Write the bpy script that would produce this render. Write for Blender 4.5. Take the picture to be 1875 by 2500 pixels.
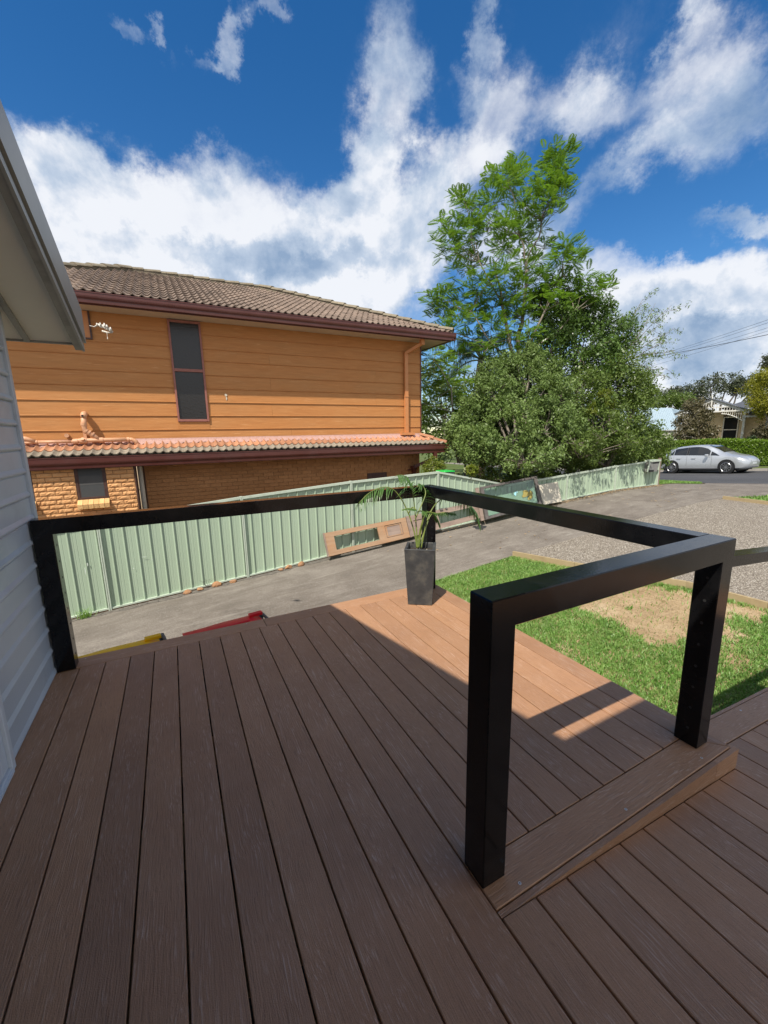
import bpy, bmesh, math, random
import numpy as np
from mathutils import Vector, Matrix

random.seed(7)
RNG = np.random.default_rng(11)
scene = bpy.context.scene
COL = scene.collection
for _o in list(bpy.data.objects):
    bpy.data.objects.remove(_o, do_unlink=True)

# ------------------------------------------------------------------ camera
CAM = np.array([0.6792, -3.0951, 1.4605])
YAW, PITCH, ROLL, FPX = 0.4712, -0.1876, -0.0196, 999.19
def _rot():
    cy, sy, cp, sp, cr, sr = (math.cos(YAW), math.sin(YAW), math.cos(PITCH), math.sin(PITCH), math.cos(ROLL), math.sin(ROLL))
    fwd = np.array([sy*cp, cy*cp, sp]); right = np.array([cy, -sy, 0]); up = np.cross(right, fwd)
    return np.array([cr*right+sr*up, -sr*right+cr*up, fwd])
RM = _rot()
cam_data = bpy.data.cameras.new('camera')
cam = bpy.data.objects.new('camera', cam_data); COL.objects.link(cam)
M = Matrix.Identity(4)
for i in range(3):
    M[i][0] = RM[0][i]; M[i][1] = RM[1][i]; M[i][2] = -RM[2][i]; M[i][3] = CAM[i]
cam.matrix_world = M
cam_data.sensor_fit = 'VERTICAL'; cam_data.sensor_height = 24.0
cam_data.lens = FPX/2500*24.0
cam_data.clip_start = 0.05; cam_data.clip_end = 2000
scene.camera = cam

# ------------------------------------------------------------------ sun, sky, exposure
SX, SY = 0.55, 0.43                      # shadow offset per metre of height
sun_elev = math.atan(1/math.hypot(SX, SY))
to_sun = Vector((-SX, -SY, 1)).normalized()
sl = bpy.data.lights.new('sun', 'SUN'); sl.energy = 4.1; sl.angle = math.radians(0.55); sl.color = (1.0, 0.93, 0.83)
so = bpy.data.objects.new('sun', sl); COL.objects.link(so)
so.rotation_euler = to_sun.to_track_quat('Z', 'Y').to_euler(); so.location = (-6, -6, 12)

scene.view_settings.view_transform = 'Standard'
scene.view_settings.look = 'None'
scene.view_settings.exposure = 0.50
scene.view_settings.gamma = 1.0
scene.view_settings.use_curve_mapping = False

def ray(px, py):
    return RM.T @ np.array([(px-937.5)/FPX, -(py-1250)/FPX, 1.0])
def at_y(px, py, y):
    d = ray(px, py); return CAM + d*(y-CAM[1])/d[1]
def at_z(px, py, z):
    d = ray(px, py); return CAM + d*(z-CAM[2])/d[2]
def at_d(px, py, dep):
    return CAM + ray(px, py)*dep

# sky chart: a world-fixed stereographic chart centred on azimuth 27, elevation 30 degrees
_a, _e = math.radians(27), math.radians(30)
E0 = np.array([math.sin(_a)*math.cos(_e), math.cos(_a)*math.cos(_e), math.sin(_e)])
E1 = np.array([math.cos(_a), -math.sin(_a), 0.0]); E2 = np.cross(E1, E0)
def chart(px, py):
    d = ray(px, py); d = d/np.linalg.norm(d); k = 1+d@E0
    return np.array([d@E1/k, d@E2/k])

world = bpy.data.worlds.new('World'); scene.world = world; world.use_nodes = True
wt = world.node_tree; wt.nodes.clear()
def wn(t, **k):
    n = wt.nodes.new(t)
    for a, b in k.items(): setattr(n, a, b)
    return n
def wl(a, b): wt.links.new(a, b)
def wmath(op, a, b=None, c=None):
    n = wn('ShaderNodeMath', operation=op)
    for i, s in enumerate((a, b, c)):
        if s is None: continue
        if isinstance(s, (int, float)): n.inputs[i].default_value = s
        else: wl(s, n.inputs[i])
    return n.outputs[0]
out = wn('ShaderNodeOutputWorld'); bg = wn('ShaderNodeBackground'); bg.inputs['Strength'].default_value = 0.112
wl(bg.outputs[0], out.inputs[0])
sky = wn('ShaderNodeTexSky', sky_type='NISHITA'); sky.sun_disc = False
sky.sun_elevation = sun_elev; sky.sun_rotation = math.atan2(-SX, -SY)
sky.air_density = 1.0; sky.dust_density = 0.0; sky.ozone_density = 3.0; sky.altitude = 50
tc = wn('ShaderNodeTexCoord'); vec = tc.outputs['Generated']
def dot(v):
    n = wn('ShaderNodeVectorMath', operation='DOT_PRODUCT'); wl(vec, n.inputs[0]); n.inputs[1].default_value = tuple(v); return n.outputs['Value']
k1 = wmath('ADD', dot(E0), 1.02)
cx = wn('ShaderNodeCombineXYZ'); wl(wmath('DIVIDE', dot(E1), k1), cx.inputs[0]); wl(wmath('DIVIDE', dot(E2), k1), cx.inputs[1])
CH0 = cx.outputs[0]
# ragged edges: the chart is pushed about by turbulence before the cloud groups are laid out
def wcol(v, scale, detail, rough):
    n = wn('ShaderNodeTexNoise'); n.inputs['Scale'].default_value = scale; n.inputs['Detail'].default_value = detail; n.inputs['Roughness'].default_value = rough
    wl(v, n.inputs['Vector']); return n.outputs['Color']
_s1 = wn('ShaderNodeVectorMath', operation='SUBTRACT'); wl(wcol(CH0, 7.0, 8, .66), _s1.inputs[0]); _s1.inputs[1].default_value = (.5, .5, .5)
_s2 = wn('ShaderNodeVectorMath', operation='MULTIPLY_ADD'); wl(_s1.outputs[0], _s2.inputs[0]); _s2.inputs[1].default_value = (.15, .15, 0); wl(CH0, _s2.inputs[2])
CH = _s2.outputs[0]
# coordinates on a flat cloud layer, stretched along the wind (azimuth 19 degrees)
dz = wmath('ADD', wmath('MAXIMUM', dot((0, 0, 1)), 0.0), 0.16)
wa = math.radians(19)
cl = wn('ShaderNodeCombineXYZ')
wl(wmath('MULTIPLY', wmath('DIVIDE', dot((math.cos(wa), -math.sin(wa), 0)), dz), 1.0), cl.inputs[0])
wl(wmath('MULTIPLY', wmath('DIVIDE', dot((math.sin(wa), math.cos(wa), 0)), dz), 0.42), cl.inputs[1])
LAY = cl.outputs[0]
def blobs(lst):
    tot = None
    for (px, py, rx, ry, rot, w) in lst:
        c = chart(px, py); r = math.radians(rot)
        ux = np.array([math.cos(r), math.sin(r)])           # pixel-space axes (y down)
        uy = np.array([-math.sin(r), math.cos(r)])
        a = chart(px+ux[0]*rx, py+ux[1]*rx)-c; b = chart(px+uy[0]*ry, py+uy[1]*ry)-c
        mp = wn('ShaderNodeMapping', vector_type='TEXTURE'); wl(CH, mp.inputs[0])
        mp.inputs['Location'].default_value = (c[0], c[1], 0)
        mp.inputs['Rotation'].default_value = (0, 0, math.atan2(a[1], a[0]))
        mp.inputs['Scale'].default_value = (np.hypot(*a), np.hypot(*b), 1)
        ln = wn('ShaderNodeVectorMath', operation='LENGTH'); wl(mp.outputs[0], ln.inputs[0])
        mr = wn('ShaderNodeMapRange', interpolation_type='SMOOTHSTEP'); wl(ln.outputs['Value'], mr.inputs[0])
        mr.inputs[1].default_value = 1.25; mr.inputs[2].default_value = 0.35; mr.inputs[3].default_value = 0; mr.inputs[4].default_value = w
        tot = mr.outputs[0] if tot is None else wmath('ADD', tot, mr.outputs[0])
    return tot
def wnoise(v, scale, detail, rough, off=(0, 0, 0), dist=0.0):
    mp = wn('ShaderNodeMapping'); wl(v, mp.inputs[0]); mp.inputs['Location'].default_value = off
    n = wn('ShaderNodeTexNoise'); n.inputs['Scale'].default_value = scale; n.inputs['Detail'].default_value = detail
    n.inputs['Roughness'].default_value = rough; n.inputs['Distortion'].default_value = dist
    wl(mp.outputs[0], n.inputs['Vector']); return n.outputs[0]
cover = blobs([
    # x, y, rx, ry, rotation, weight  (photograph pixels of the cloud groups)
    (560, 560, 560, 190, 4, .62), (260, 470, 210, 130, 0, .35), (140, 360, 110, 80, 10, .18), (900, 600, 420, 150, -6, .5),
    (935, 215, 112, 225, 20, .47), (900, 370, 90, 80, 30, .24), (1195, 275, 135, 160, -14, .42), (1030, 440, 260, 100, -6, .42),
    (1430, 260, 140, 140, 28, .45), (1720, 290, 300, 180, -42, .56), (1680, 60, 90, 70, -30, .30), (1400, 510, 330, 80, -22, .48),
    (1750, 555, 240, 44, -17, .50), (1760, 760, 420, 135, -4, .66), (1400, 690, 220, 110, 10, .42), (1840, 620, 60, 45, 0, .2),
    (600, 105, 50, 66, -20, .40), (525, 115, 60, 50, 0, .37), (318, 58, 60, 36, 30, .33), (385, 28, 40, 50, -15, .34), (435, 112, 40, 34, 20, .28),
    (668, 50, 46, 44, 20, .31), (1165, 35, 50, 80, -20, .34), (730, 280, 20, 50, 0, .1),
    (380, 760, 700, 190, 0, .5), (1500, 940, 800, 120, 0, .6),
    (450, 210, 330, 120, 12, -.30), (1120, 80, 80, 80, 0, -.10), (1560, 480, 170, 60, -28, -.16), (1640, 600, 150, 45, -8, -.30), (120, 130, 180, 140, 0, -.25)])
nA = wnoise(LAY, 1.7, 8, .58, (3.1, 1.7, .4), .25)
nB = wnoise(CH0, 8.0, 10, .64, (.3, .9, 2.2), .15)
wisp = wmath('ADD', wmath('MULTIPLY', wmath('SUBTRACT', nA, .5), .95), wmath('MULTIPLY', wmath('SUBTRACT', nB, .5), 1.0))
elev = dot((0, 0, 1))
lowb = wn('ShaderNodeMapRange'); wl(elev, lowb.inputs[0]); lowb.inputs[1].default_value = .0; lowb.inputs[2].default_value = .45; lowb.inputs[3].default_value = .22; lowb.inputs[4].default_value = 0
back = wn('ShaderNodeMapRange', interpolation_type='SMOOTHSTEP'); wl(dot(E0), back.inputs[0]); back.inputs[1].default_value = .62; back.inputs[2].default_value = .25; back.inputs[3].default_value = 0; back.inputs[4].default_value = .72  # extra unseen cloud cover, added outside the view to lift the ambient light
dens0 = wmath('ADD', wmath('ADD', wmath('ADD', cover, wisp), lowb.outputs[0]), back.outputs[0])
dens = wn('ShaderNodeMapRange', interpolation_type='SMOOTHERSTEP'); wl(dens0, dens.inputs[0]); dens.inputs[1].default_value = .10; dens.inputs[2].default_value = .80
# billow relief: brighter where the cloud thickens away from the sun side
nC = wnoise(CH0, 6.5, 9, .60, (.3, .9, 2.2), .15); nD = wnoise(CH0, 6.5, 9, .60, (.32, .87, 2.2), .15)
rel = wmath('MULTIPLY', wmath('SUBTRACT', nC, nD), 3.6)
dark = blobs([(560, 620, 330, 70, 4, .55), (840, 500, 170, 45, 10, .25), (1720, 860, 200, 60, -6, .75), (1560, 760, 130, 40, 0, .3), (880, 640, 200, 40, 5, .25), (1700, 330, 160, 90, -35, .18), (900, 250, 40, 120, 20, .1), (1830, 960, 200, 40, 0, .25)])
shade = wmath('SUBTRACT', wmath('ADD', wmath('ADD', .74, rel), wmath('MULTIPLY', wmath('SUBTRACT', nA, .5), -.25)), dark)
thick = wn('ShaderNodeMapRange'); wl(dens0, thick.inputs[0]); thick.inputs[1].default_value = .2; thick.inputs[2].default_value = .95; thick.inputs[3].default_value = -.12; thick.inputs[4].default_value = .22
shade = wmath('ADD', shade, thick.outputs[0])
cr = wn('ShaderNodeValToRGB'); wl(shade, cr.inputs[0])
cr.color_ramp.elements[0].position = .1; cr.color_ramp.elements[0].color = (.30, .42, .60, 1)
cr.color_ramp.elements[1].position = 1.0; cr.color_ramp.elements[1].color = (.93, .955, 1.0, 1)
_e2 = cr.color_ramp.elements.new(.62); _e2.color = (.56, .66, .80, 1)
cc = wn('ShaderNodeMix', data_type='RGBA', blend_type='MULTIPLY'); cc.inputs[0].default_value = 1
wl(cr.outputs[0], cc.inputs[6]); cc.inputs[7].default_value = (6.15, 6.15, 6.2, 1)
hs = wn('ShaderNodeHueSaturation'); hs.inputs['Saturation'].default_value = 1.33; hs.inputs['Hue'].default_value = .503; hs.inputs['Value'].default_value = .86
wl(sky.outputs[0], hs.inputs['Color'])
mx = wn('ShaderNodeMix', data_type='RGBA'); wl(wmath('MULTIPLY', dens.outputs[0], .97), mx.inputs[0]); wl(hs.outputs[0], mx.inputs[6]); wl(cc.outputs[2], mx.inputs[7])
wl(mx.outputs[2], bg.inputs[0])

# ------------------------------------------------------------------ mesh helpers
class MB:
    def __init__(s): s.v = []; s.f = []
    def add(s, vs, fs):
        n = len(s.v); s.v += [tuple(map(float, p)) for p in vs]; s.f += [tuple(i+n for i in f) for f in fs]; return s
    def box(s, x0, x1, y0, y1, z0, z1):
        return s.add([(x0,y0,z0),(x1,y0,z0),(x1,y1,z0),(x0,y1,z0),(x0,y0,z1),(x1,y0,z1),(x1,y1,z1),(x0,y1,z1)],
                     [(0,3,2,1),(4,5,6,7),(0,1,5,4),(1,2,6,5),(2,3,7,6),(3,0,4,7)])
    def cbox(s, x0, x1, y0, y1, z0, z1, c=.002):
        """box with chamfered edges"""
        X = (x0, x1); Y = (y0, y1); Z = (z0, z1); vs = []; idx = {}
        for i in (0,1):
            for j in (0,1):
                for k in (0,1):
                    sx = c if i == 0 else -c; sy = c if j == 0 else -c; sz = c if k == 0 else -c
                    idx[i,j,k,0] = len(vs); vs.append((X[i], Y[j]+sy, Z[k]+sz))
                    idx[i,j,k,1] = len(vs); vs.append((X[i]+sx, Y[j], Z[k]+sz))
                    idx[i,j,k,2] = len(vs); vs.append((X[i]+sx, Y[j]+sy, Z[k]))
        fs = []
        for i in (0,1): fs.append([idx[i,0,0,0], idx[i,1,0,0], idx[i,1,1,0], idx[i,0,1,0]][::(-1 if i == 0 else 1)])
        for j in (0,1): fs.append([idx[0,j,0,1], idx[1,j,0,1], idx[1,j,1,1], idx[0,j,1,1]][::(1 if j == 0 else -1)])
        for k in (0,1): fs.append([idx[0,0,k,2], idx[1,0,k,2], idx[1,1,k,2], idx[0,1,k,2]][::(-1 if k == 0 else 1)])
        for i in (0,1):
            for j in (0,1): fs.append([idx[i,j,0,0], idx[i,j,1,0], idx[i,j,1,1], idx[i,j,0,1]])
            for k in (0,1): fs.append([idx[i,0,k,0], idx[i,1,k,0], idx[i,1,k,2], idx[i,0,k,2]])
        for j in (0,1):
            for k in (0,1): fs.append([idx[0,j,k,1], idx[1,j,k,1], idx[1,j,k,2], idx[0,j,k,2]])
        for i in (0,1):
            for j in (0,1):
                for k in (0,1): fs.append([idx[i,j,k,0], idx[i,j,k,1], idx[i,j,k,2]])
        return s.add(vs, fs)
    def hexa(s, p):
        """8 corner points, bottom ring then top ring"""
        return s.add(p, [(0,3,2,1),(4,5,6,7),(0,1,5,4),(1,2,6,5),(2,3,7,6),(3,0,4,7)])
    def prism(s, poly, d):
        n = len(poly); d = Vector(d)
        vs = [Vector(p) for p in poly]; vs += [p+d for p in vs]
        return s.add(vs, [tuple(range(n))[::-1], tuple(range(n, 2*n))]+[(i, (i+1) % n, (i+1) % n+n, i+n) for i in range(n)])
    def bar(s, a, b, w, h, up=(0,0,1)):
        """rectangular bar from a to b, w across, h along up"""
        a = Vector(a); b = Vector(b); t = (b-a).normalized(); up = Vector(up); sd = t.cross(up).normalized(); u = sd.cross(t).normalized()
        p = []
        for e in (a, b): p += [e-sd*w/2-u*h/2, e+sd*w/2-u*h/2, e+sd*w/2+u*h/2, e-sd*w/2+u*h/2]
        return s.add(p, [(0,3,2,1),(4,5,6,7),(0,1,5,4),(1,2,6,5),(2,3,7,6),(3,0,4,7)])
    def tube(s, path, r, n=8, cap=True):
        path = [Vector(p) for p in path]; m = len(path)
        rr = r if isinstance(r, (list, tuple)) else [r]*m
        prev = None; vs = []; fs = []
        for i, p in enumerate(path):
            t = (path[min(i+1, m-1)]-path[max(i-1, 0)]).normalized()
            if prev is None:
                a = t.orthogonal().normalized()
            else:
                a = prev-t*prev.dot(t)
                a = a.normalized() if a.length > 1e-6 else t.orthogonal().normalized()
            prev = a; b = t.cross(a)
            for k in range(n):
                an = 2*math.pi*k/n; vs.append(p+(a*math.cos(an)+b*math.sin(an))*rr[i])
        for i in range(m-1):
            for k in range(n):
                fs.append((i*n+k, i*n+(k+1) % n, (i+1)*n+(k+1) % n, (i+1)*n+k))
        if cap: fs += [tuple(range(n))[::-1], tuple(range((m-1)*n, m*n))]
        return s.add(vs, fs)
    def mesh(s, name, smooth=False):
        me = bpy.data.meshes.new(name); me.from_pydata(s.v, [], s.f); me.validate(); me.update()
        bm = bmesh.new(); bm.from_mesh(me); bmesh.ops.recalc_face_normals(bm, faces=bm.faces); bm.to_mesh(me); bm.free()
        if smooth:
            me.polygons.foreach_set('use_smooth', [True]*len(me.polygons))
        return me

def link(name, me, m=None, parent=None, kind=None):
    o = bpy.data.objects.new(name, me); COL.objects.link(o)
    if m is not None and len(me.materials) == 0: me.materials.append(m)
    if parent is not None:
        o.parent = parent; o.matrix_parent_inverse = parent.matrix_basis.inverted() if parent.parent is None else Matrix.Identity(4)
    if kind: o['kind'] = kind
    return o
def obj(name, mb, m, parent=None, smooth=False, kind=None, angle=None):
    me = mb.mesh(name, smooth or angle is not None)
    if angle is not None: me.set_sharp_from_angle(angle=math.radians(angle))
    return link(name, me, m, parent, kind)
def tag(o, label, cat, group=None, kind=None):
    o['label'] = label; o['category'] = cat
    if group: o['group'] = group
    if kind: o['kind'] = kind
    return o
def thing(name, label, cat, loc=(0,0,0), group=None):
    o = bpy.data.objects.new(name, None); COL.objects.link(o); o.empty_display_size = .1
    o.matrix_basis = Matrix.Translation(Vector(loc)); return tag(o, label, cat, group)
def np_mesh(name, V, F, m, parent=None, kind=None, smooth=False):
    """V (n,3) float, F (m,k) int"""
    V = np.asarray(V, np.float32); F = np.asarray(F, np.int32); k = F.shape[1]
    me = bpy.data.meshes.new(name); me.vertices.add(len(V)); me.vertices.foreach_set('co', V.ravel())
    me.loops.add(F.size); me.loops.foreach_set('vertex_index', F.ravel())
    me.polygons.add(len(F)); me.polygons.foreach_set('loop_start', np.arange(0, F.size, k, dtype=np.int32))
    me.update(calc_edges=True)
    if smooth: me.polygons.foreach_set('use_smooth', [True]*len(me.polygons))
    return link(name, me, m, parent, kind)

# ------------------------------------------------------------------ materials
class NT:
    def __init__(s, name):
        s.m = bpy.data.materials.new(name); s.m.use_nodes = True; s.t = s.m.node_tree; s.t.nodes.clear()
        s.out = s.n('ShaderNodeOutputMaterial'); s.b = s.n('ShaderNodeBsdfPrincipled'); s.l(s.b.outputs[0], s.out.inputs[0])
    def n(s, t, **k):
        x = s.t.nodes.new(t)
        for a, b in k.items(): setattr(x, a, b)
        return x
    def l(s, a, b): s.t.links.new(a, b)
    def pos(s, scale=(1,1,1), rnd=False, rot=(0,0,0), obj_space=False):
        src = s.n('ShaderNodeTexCoord').outputs['Object'] if obj_space else s.n('ShaderNodeNewGeometry').outputs['Position']
        mp = s.n('ShaderNodeMapping'); s.l(src, mp.inputs[0]); mp.inputs['Scale'].default_value = scale; mp.inputs['Rotation'].default_value = rot
        if rnd:
            oi = s.n('ShaderNodeObjectInfo'); v = s.n('ShaderNodeVectorMath', operation='MULTIPLY'); c = s.n('ShaderNodeCombineXYZ')
            for i in range(3): s.l(oi.outputs['Random'], c.inputs[i])
            s.l(c.outputs[0], v.inputs[0]); v.inputs[1].default_value = (37, 53, 71)
            a = s.n('ShaderNodeVectorMath', operation='ADD'); s.l(mp.outputs[0], a.inputs[0]); s.l(v.outputs[0], a.inputs[1]); return a.outputs[0]
        return mp.outputs[0]
    def noise(s, v, scale, detail=4, rough=.55, dist=0):
        x = s.n('ShaderNodeTexNoise'); s.l(v, x.inputs['Vector']); x.inputs['Scale'].default_value = scale
        x.inputs['Detail'].default_value = detail; x.inputs['Roughness'].default_value = rough; x.inputs['Distortion'].default_value = dist; return x.outputs[0]
    def ramp(s, f, *st):
        r = s.n('ShaderNodeValToRGB'); s.l(f, r.inputs[0]); e = r.color_ramp.elements
        while len(e) < len(st): e.new(.5)
        for i, (p, c) in enumerate(st): e[i].position = p; e[i].color = (*c, 1) if len(c) == 3 else c
        return r.outputs[0]
    def rng(s, f, a, b, c=0., d=1.):
        r = s.n('ShaderNodeMapRange'); s.l(f, r.inputs[0])
        for i, x in zip((1,2,3,4), (a,b,c,d)): r.inputs[i].default_value = x
        return r.outputs[0]
    def mix(s, f, a, b, mode='MIX'):
        r = s.n('ShaderNodeMix', data_type='RGBA', blend_type=mode)
        for i, x in ((0, f), (6, a), (7, b)):
            if isinstance(x, (int, float)): r.inputs[i].default_value = x
            elif isinstance(x, tuple): r.inputs[i].default_value = (*x, 1)
            else: s.l(x, r.inputs[i])
        return r.outputs[2]
    def math(s, op, a, b=0.):
        r = s.n('ShaderNodeMath', operation=op)
        for i, x in ((0, a), (1, b)):
            if isinstance(x, (int, float)): r.inputs[i].default_value = x
            else: s.l(x, r.inputs[i])
        return r.outputs[0]
    def bump(s, f, dist, strength=1.):
        r = s.n('ShaderNodeBump'); s.l(f, r.inputs['Height']); r.inputs['Distance'].default_value = dist; r.inputs['Strength'].default_value = strength
        s.l(r.outputs[0], s.b.inputs['Normal'])
    def set(s, **k):
        for a, x in k.items():
            i = s.b.inputs[a.replace('_', ' ')]
            if isinstance(x, (int, float)): i.default_value = x
            elif isinstance(x, tuple): i.default_value = (*x, 1)
            else: s.l(x, i)
        return s.m
def objrand(t, amt):
    oi = t.n('ShaderNodeObjectInfo'); return t.rng(oi.outputs['Random'], 0, 1, 1-amt, 1+amt)
def pmat(name, c, c2=None, scale=6, rough=.6, bump=0., bscale=60, stretch=(1,1,1), var=0., rnd=0., dirt=None, dscale=1.2, metallic=0., spec=.5, lo=.35, hi=.65, obj_space=False, **k):
    t = NT(name); p = t.pos(stretch, rnd > 0, obj_space=obj_space)
    c2 = c2 or tuple(x*.8 for x in c)
    col = t.ramp(t.noise(p, scale, 6, .6), (lo, c), (hi, c2))
    if dirt:
        q = t.pos((1,1,1)); col = t.mix(t.rng(t.noise(q, dscale, 7, .65), .5, .75, 0, dirt[1]), col, dirt[0])
    if rnd > 0:
        col = t.mix(1., col, t.ramp(t.n('ShaderNodeObjectInfo').outputs['Random'], (0, (1-rnd,)*3), (1, (1+rnd*.6,)*3)), 'MULTIPLY')
    if bump: t.bump(t.noise(p, bscale, 5, .6), bump)
    return t.set(Base_Color=col, Roughness=rough, Metallic=metallic, Specular_IOR_Level=spec, **k)

def deck_mat(name, along):
    t = NT(name)
    st = (1, .045, 1) if along == 'Y' else (.045, 1, 1)
    p = t.pos(st, True)
    warp = t.noise(t.pos((2.2, .8, 2.2) if along == 'Y' else (.8, 2.2, 2.2), True), 1.6, 3, .5)
    w = t.n('ShaderNodeVectorMath', operation='ADD'); c = t.n('ShaderNodeCombineXYZ')
    for i in range(3): t.l(t.math('MULTIPLY', warp, .11), c.inputs[i])
    t.l(p, w.inputs[0]); t.l(c.outputs[0], w.inputs[1]); pw = w.outputs[0]
    grain = t.noise(pw, 215, 3, .6)
    clus = t.rng(t.noise(t.pos((5,.9,5) if along == 'Y' else (.9,5,5), True), 2.6, 4, .6), .40, .60)
    lines = t.math('MULTIPLY', t.rng(grain, .555, .64), clus)
    dk = t.rng(grain, .42, .30)
    patch = t.noise(t.pos((1,1,1), True), 3.2, 5, .6)
    scuff = t.rng(t.noise(t.pos((1,1,1)), 7, 7, .7, .6), .56, .80)
    base = t.ramp(patch, (.3, (.375, .200, .104)), (.7, (.44, .243, .130)))
    base = t.mix(t.math('MULTIPLY', lines, .46), base, (.66, .50, .40))
    base = t.mix(t.math('MULTIPLY', dk, .50), base, (.20, .115, .07))
    base = t.mix(t.math('MULTIPLY', scuff, .28), base, (.56, .39, .28))
    speck = t.rng(t.noise(t.pos((1,1,1)), 420, 2, .5), .3, .7, .86, 1.14)
    base = t.mix(1., base, t.mix(1., (1., 1., 1.), t.n('ShaderNodeCombineXYZ').outputs[0]) if False else speck, 'MULTIPLY')
    base = t.mix(1., base, t.ramp(t.n('ShaderNodeObjectInfo').outputs['Random'], (0, (.86,.85,.86)), (1, (1.1,1.08,1.06))), 'MULTIPLY')
    t.bump(t.math('ADD', t.math('MULTIPLY', grain, 1.), t.math('MULTIPLY', t.noise(t.pos((1,1,1)), 300, 2, .5), .35)), .003, .9)
    return t.set(Base_Color=base, Roughness=.50, Specular_IOR_Level=.62)
M_deckY = deck_mat('composite_board_lengthwise', 'Y'); M_deckX = deck_mat('composite_board_crosswise', 'X')

def gloss_black():
    t = NT('black_gloss_paint')
    n = t.noise(t.pos(), 9, 6, .6)
    col = t.ramp(n, (.4, (.0045, .0048, .0055)), (.7, (.010, .010, .011)))
    t.bump(t.noise(t.pos(), 140, 3, .5), .00035)
    return t.set(Base_Color=col, Roughness=t.rng(n, .35, .75, .08, .19), Specular_IOR_Level=.24)
M_black = gloss_black()
M_hole = pmat('dark_hole', (.02,.02,.02), rough=.8)
M_steelbright = pmat('bright_screw_steel', (.8,.8,.78), rough=.5, metallic=.2)
M_frame_under = pmat('shade_dark_joist_timber', (.022,.019,.015), rough=.9)  # near black: shade of the gaps between boards is put into this colour

M_clad = pmat('blue_grey_vinyl', (.45,.49,.53), (.425,.465,.505), scale=3, rough=.42, bump=.0006, bscale=160, dirt=((.15,.17,.19), .35), dscale=2.2)
M_soffit = pmat('pale_olive_soffit', (.68,.68,.60), (.64,.64,.56), scale=2, rough=.7, bump=.0003, bscale=200)
M_fasc = pmat('grey_barge_paint', (.26,.265,.245), (.22,.225,.21), scale=5, rough=.45, dirt=((.08,.08,.075), .5), dscale=5)
M_roofsteel = pmat('grey_roof_steel', (.30,.31,.295), (.26,.27,.255), scale=4, rough=.4)
M_white = pmat('white_powder_coat', (.62,.65,.68), (.56,.6,.63), scale=5, rough=.35)
def glass(name, c=(.02,.022,.025), rough=.06, bump=0., bs=60):
    t = NT(name)
    if bump: t.bump(t.noise(t.pos(), bs, 2, .5), bump)
    return t.set(Base_Color=c, Roughness=rough, Specular_IOR_Level=.6)
M_glassdark = glass('dark_window_glass'); M_glassobs = glass('obscured_glass', (.018,.016,.014), .30, .004, 30)

# neighbour's house
def ob_mat():
    t = NT('orange_woodgrain_board')
    g = t.noise(t.pos((.09,1,1), True), 26, 5, .6, .4); lg = t.noise(t.pos((.35,1,1.4), True), 2.2, 5, .6)
    c = t.ramp(g, (.3, (.435,.180,.056)), (.72, (.53,.236,.078)))
    c = t.mix(t.rng(lg, .42, .72, 0, .42), c, (.46,.24,.095))
    streak = t.rng(t.noise(t.pos((.05,1,1), True), 60, 3, .6), .62, .74)
    c = t.mix(t.math('MULTIPLY', streak, .5), c, (.74,.43,.21))
    t.bump(g, .006, .7)
    return t.set(Base_Color=c, Roughness=.62, Specular_IOR_Level=.3)
M_oboard = ob_mat()
M_opaint = pmat('orange_paint', (.55,.22,.080), (.58,.25,.09), scale=9, rough=.5)
def brick_mat(name, rockb, c1, c2):
    t = NT(name); p = t.pos((1,1,1), True)
    a = t.noise(p, 14, 6, .65); b = t.noise(t.pos((.6,1,1.6), True), 55, 5, .65)
    c = t.ramp(a, (.28, c1), (.72, c2)); c = t.mix(t.rng(b, .56, .74, 0, .35), c, tuple(x*.6 for x in c1))
    c = t.mix(1., c, t.ramp(t.n('ShaderNodeObjectInfo').outputs['Random'], (0, (.86,.84,.82)), (1, (1.1,1.1,1.1))), 'MULTIPLY')
    t.bump(b, rockb)
    return t.set(Base_Color=c, Roughness=.85, Specular_IOR_Level=.2)
M_brickR = brick_mat('rock_face_brick', .014, (.66,.34,.145), (.76,.43,.20))
M_brickS = brick_mat('smooth_tan_brick', .004, (.38,.185,.08), (.45,.235,.105))
M_mortar = pmat('mortar', (.34,.175,.08), (.40,.22,.10), scale=30, rough=.95)
M_sill = brick_mat('sill_brick', .01, (.66,.39,.16), (.76,.48,.22))
M_tile = pmat('weathered_brown_roof_tile', (.165,.118,.088), (.235,.175,.132), scale=9, rough=.85, bump=.004, bscale=90, rnd=.22, dirt=((.075,.058,.045), .8), dscale=7)
M_tileO = pmat('orange_roof_tile', (.40,.17,.082), (.44,.22,.12), scale=9, rough=.85, bump=.004, bscale=90, rnd=.22, dirt=((.22,.15,.11), .6), dscale=9)
M_tileG = pmat('grey_lichen_roof_tile', (.22,.185,.14), (.30,.26,.20), scale=14, rough=.95, bump=.004, bscale=110, rnd=.15, dirt=((.12,.10,.08), .6), dscale=9)
M_cap = pmat('lichen_ridge_tile', (.20,.165,.115), (.27,.235,.165), scale=12, rough=.95, bump=.006, bscale=80, rnd=.2, dirt=((.10,.085,.06), .7), dscale=8)
M_pink = pmat('pink_painted_flashing', (.50,.30,.25), (.42,.25,.21), scale=20, rough=.7, bump=.01, bscale=25)
M_gutter = pmat('dark_red_brown_steel', (.085,.024,.018), (.10,.032,.026), scale=4, rough=.32, dirt=((.10,.05,.045), .5), dscale=2.5)
M_nsoffit = pmat('cream_eave_lining', (.52,.44,.34), (.46,.39,.30), scale=2, rough=.8)
M_pinkframe = pmat('pink_brown_window_frame', (.32,.125,.095), (.26,.10,.078), scale=12, rough=.6)
M_brownframe = pmat('dark_brown_window_frame', (.060,.028,.022), (.09,.045,.035), scale=16, rough=.5)
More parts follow.
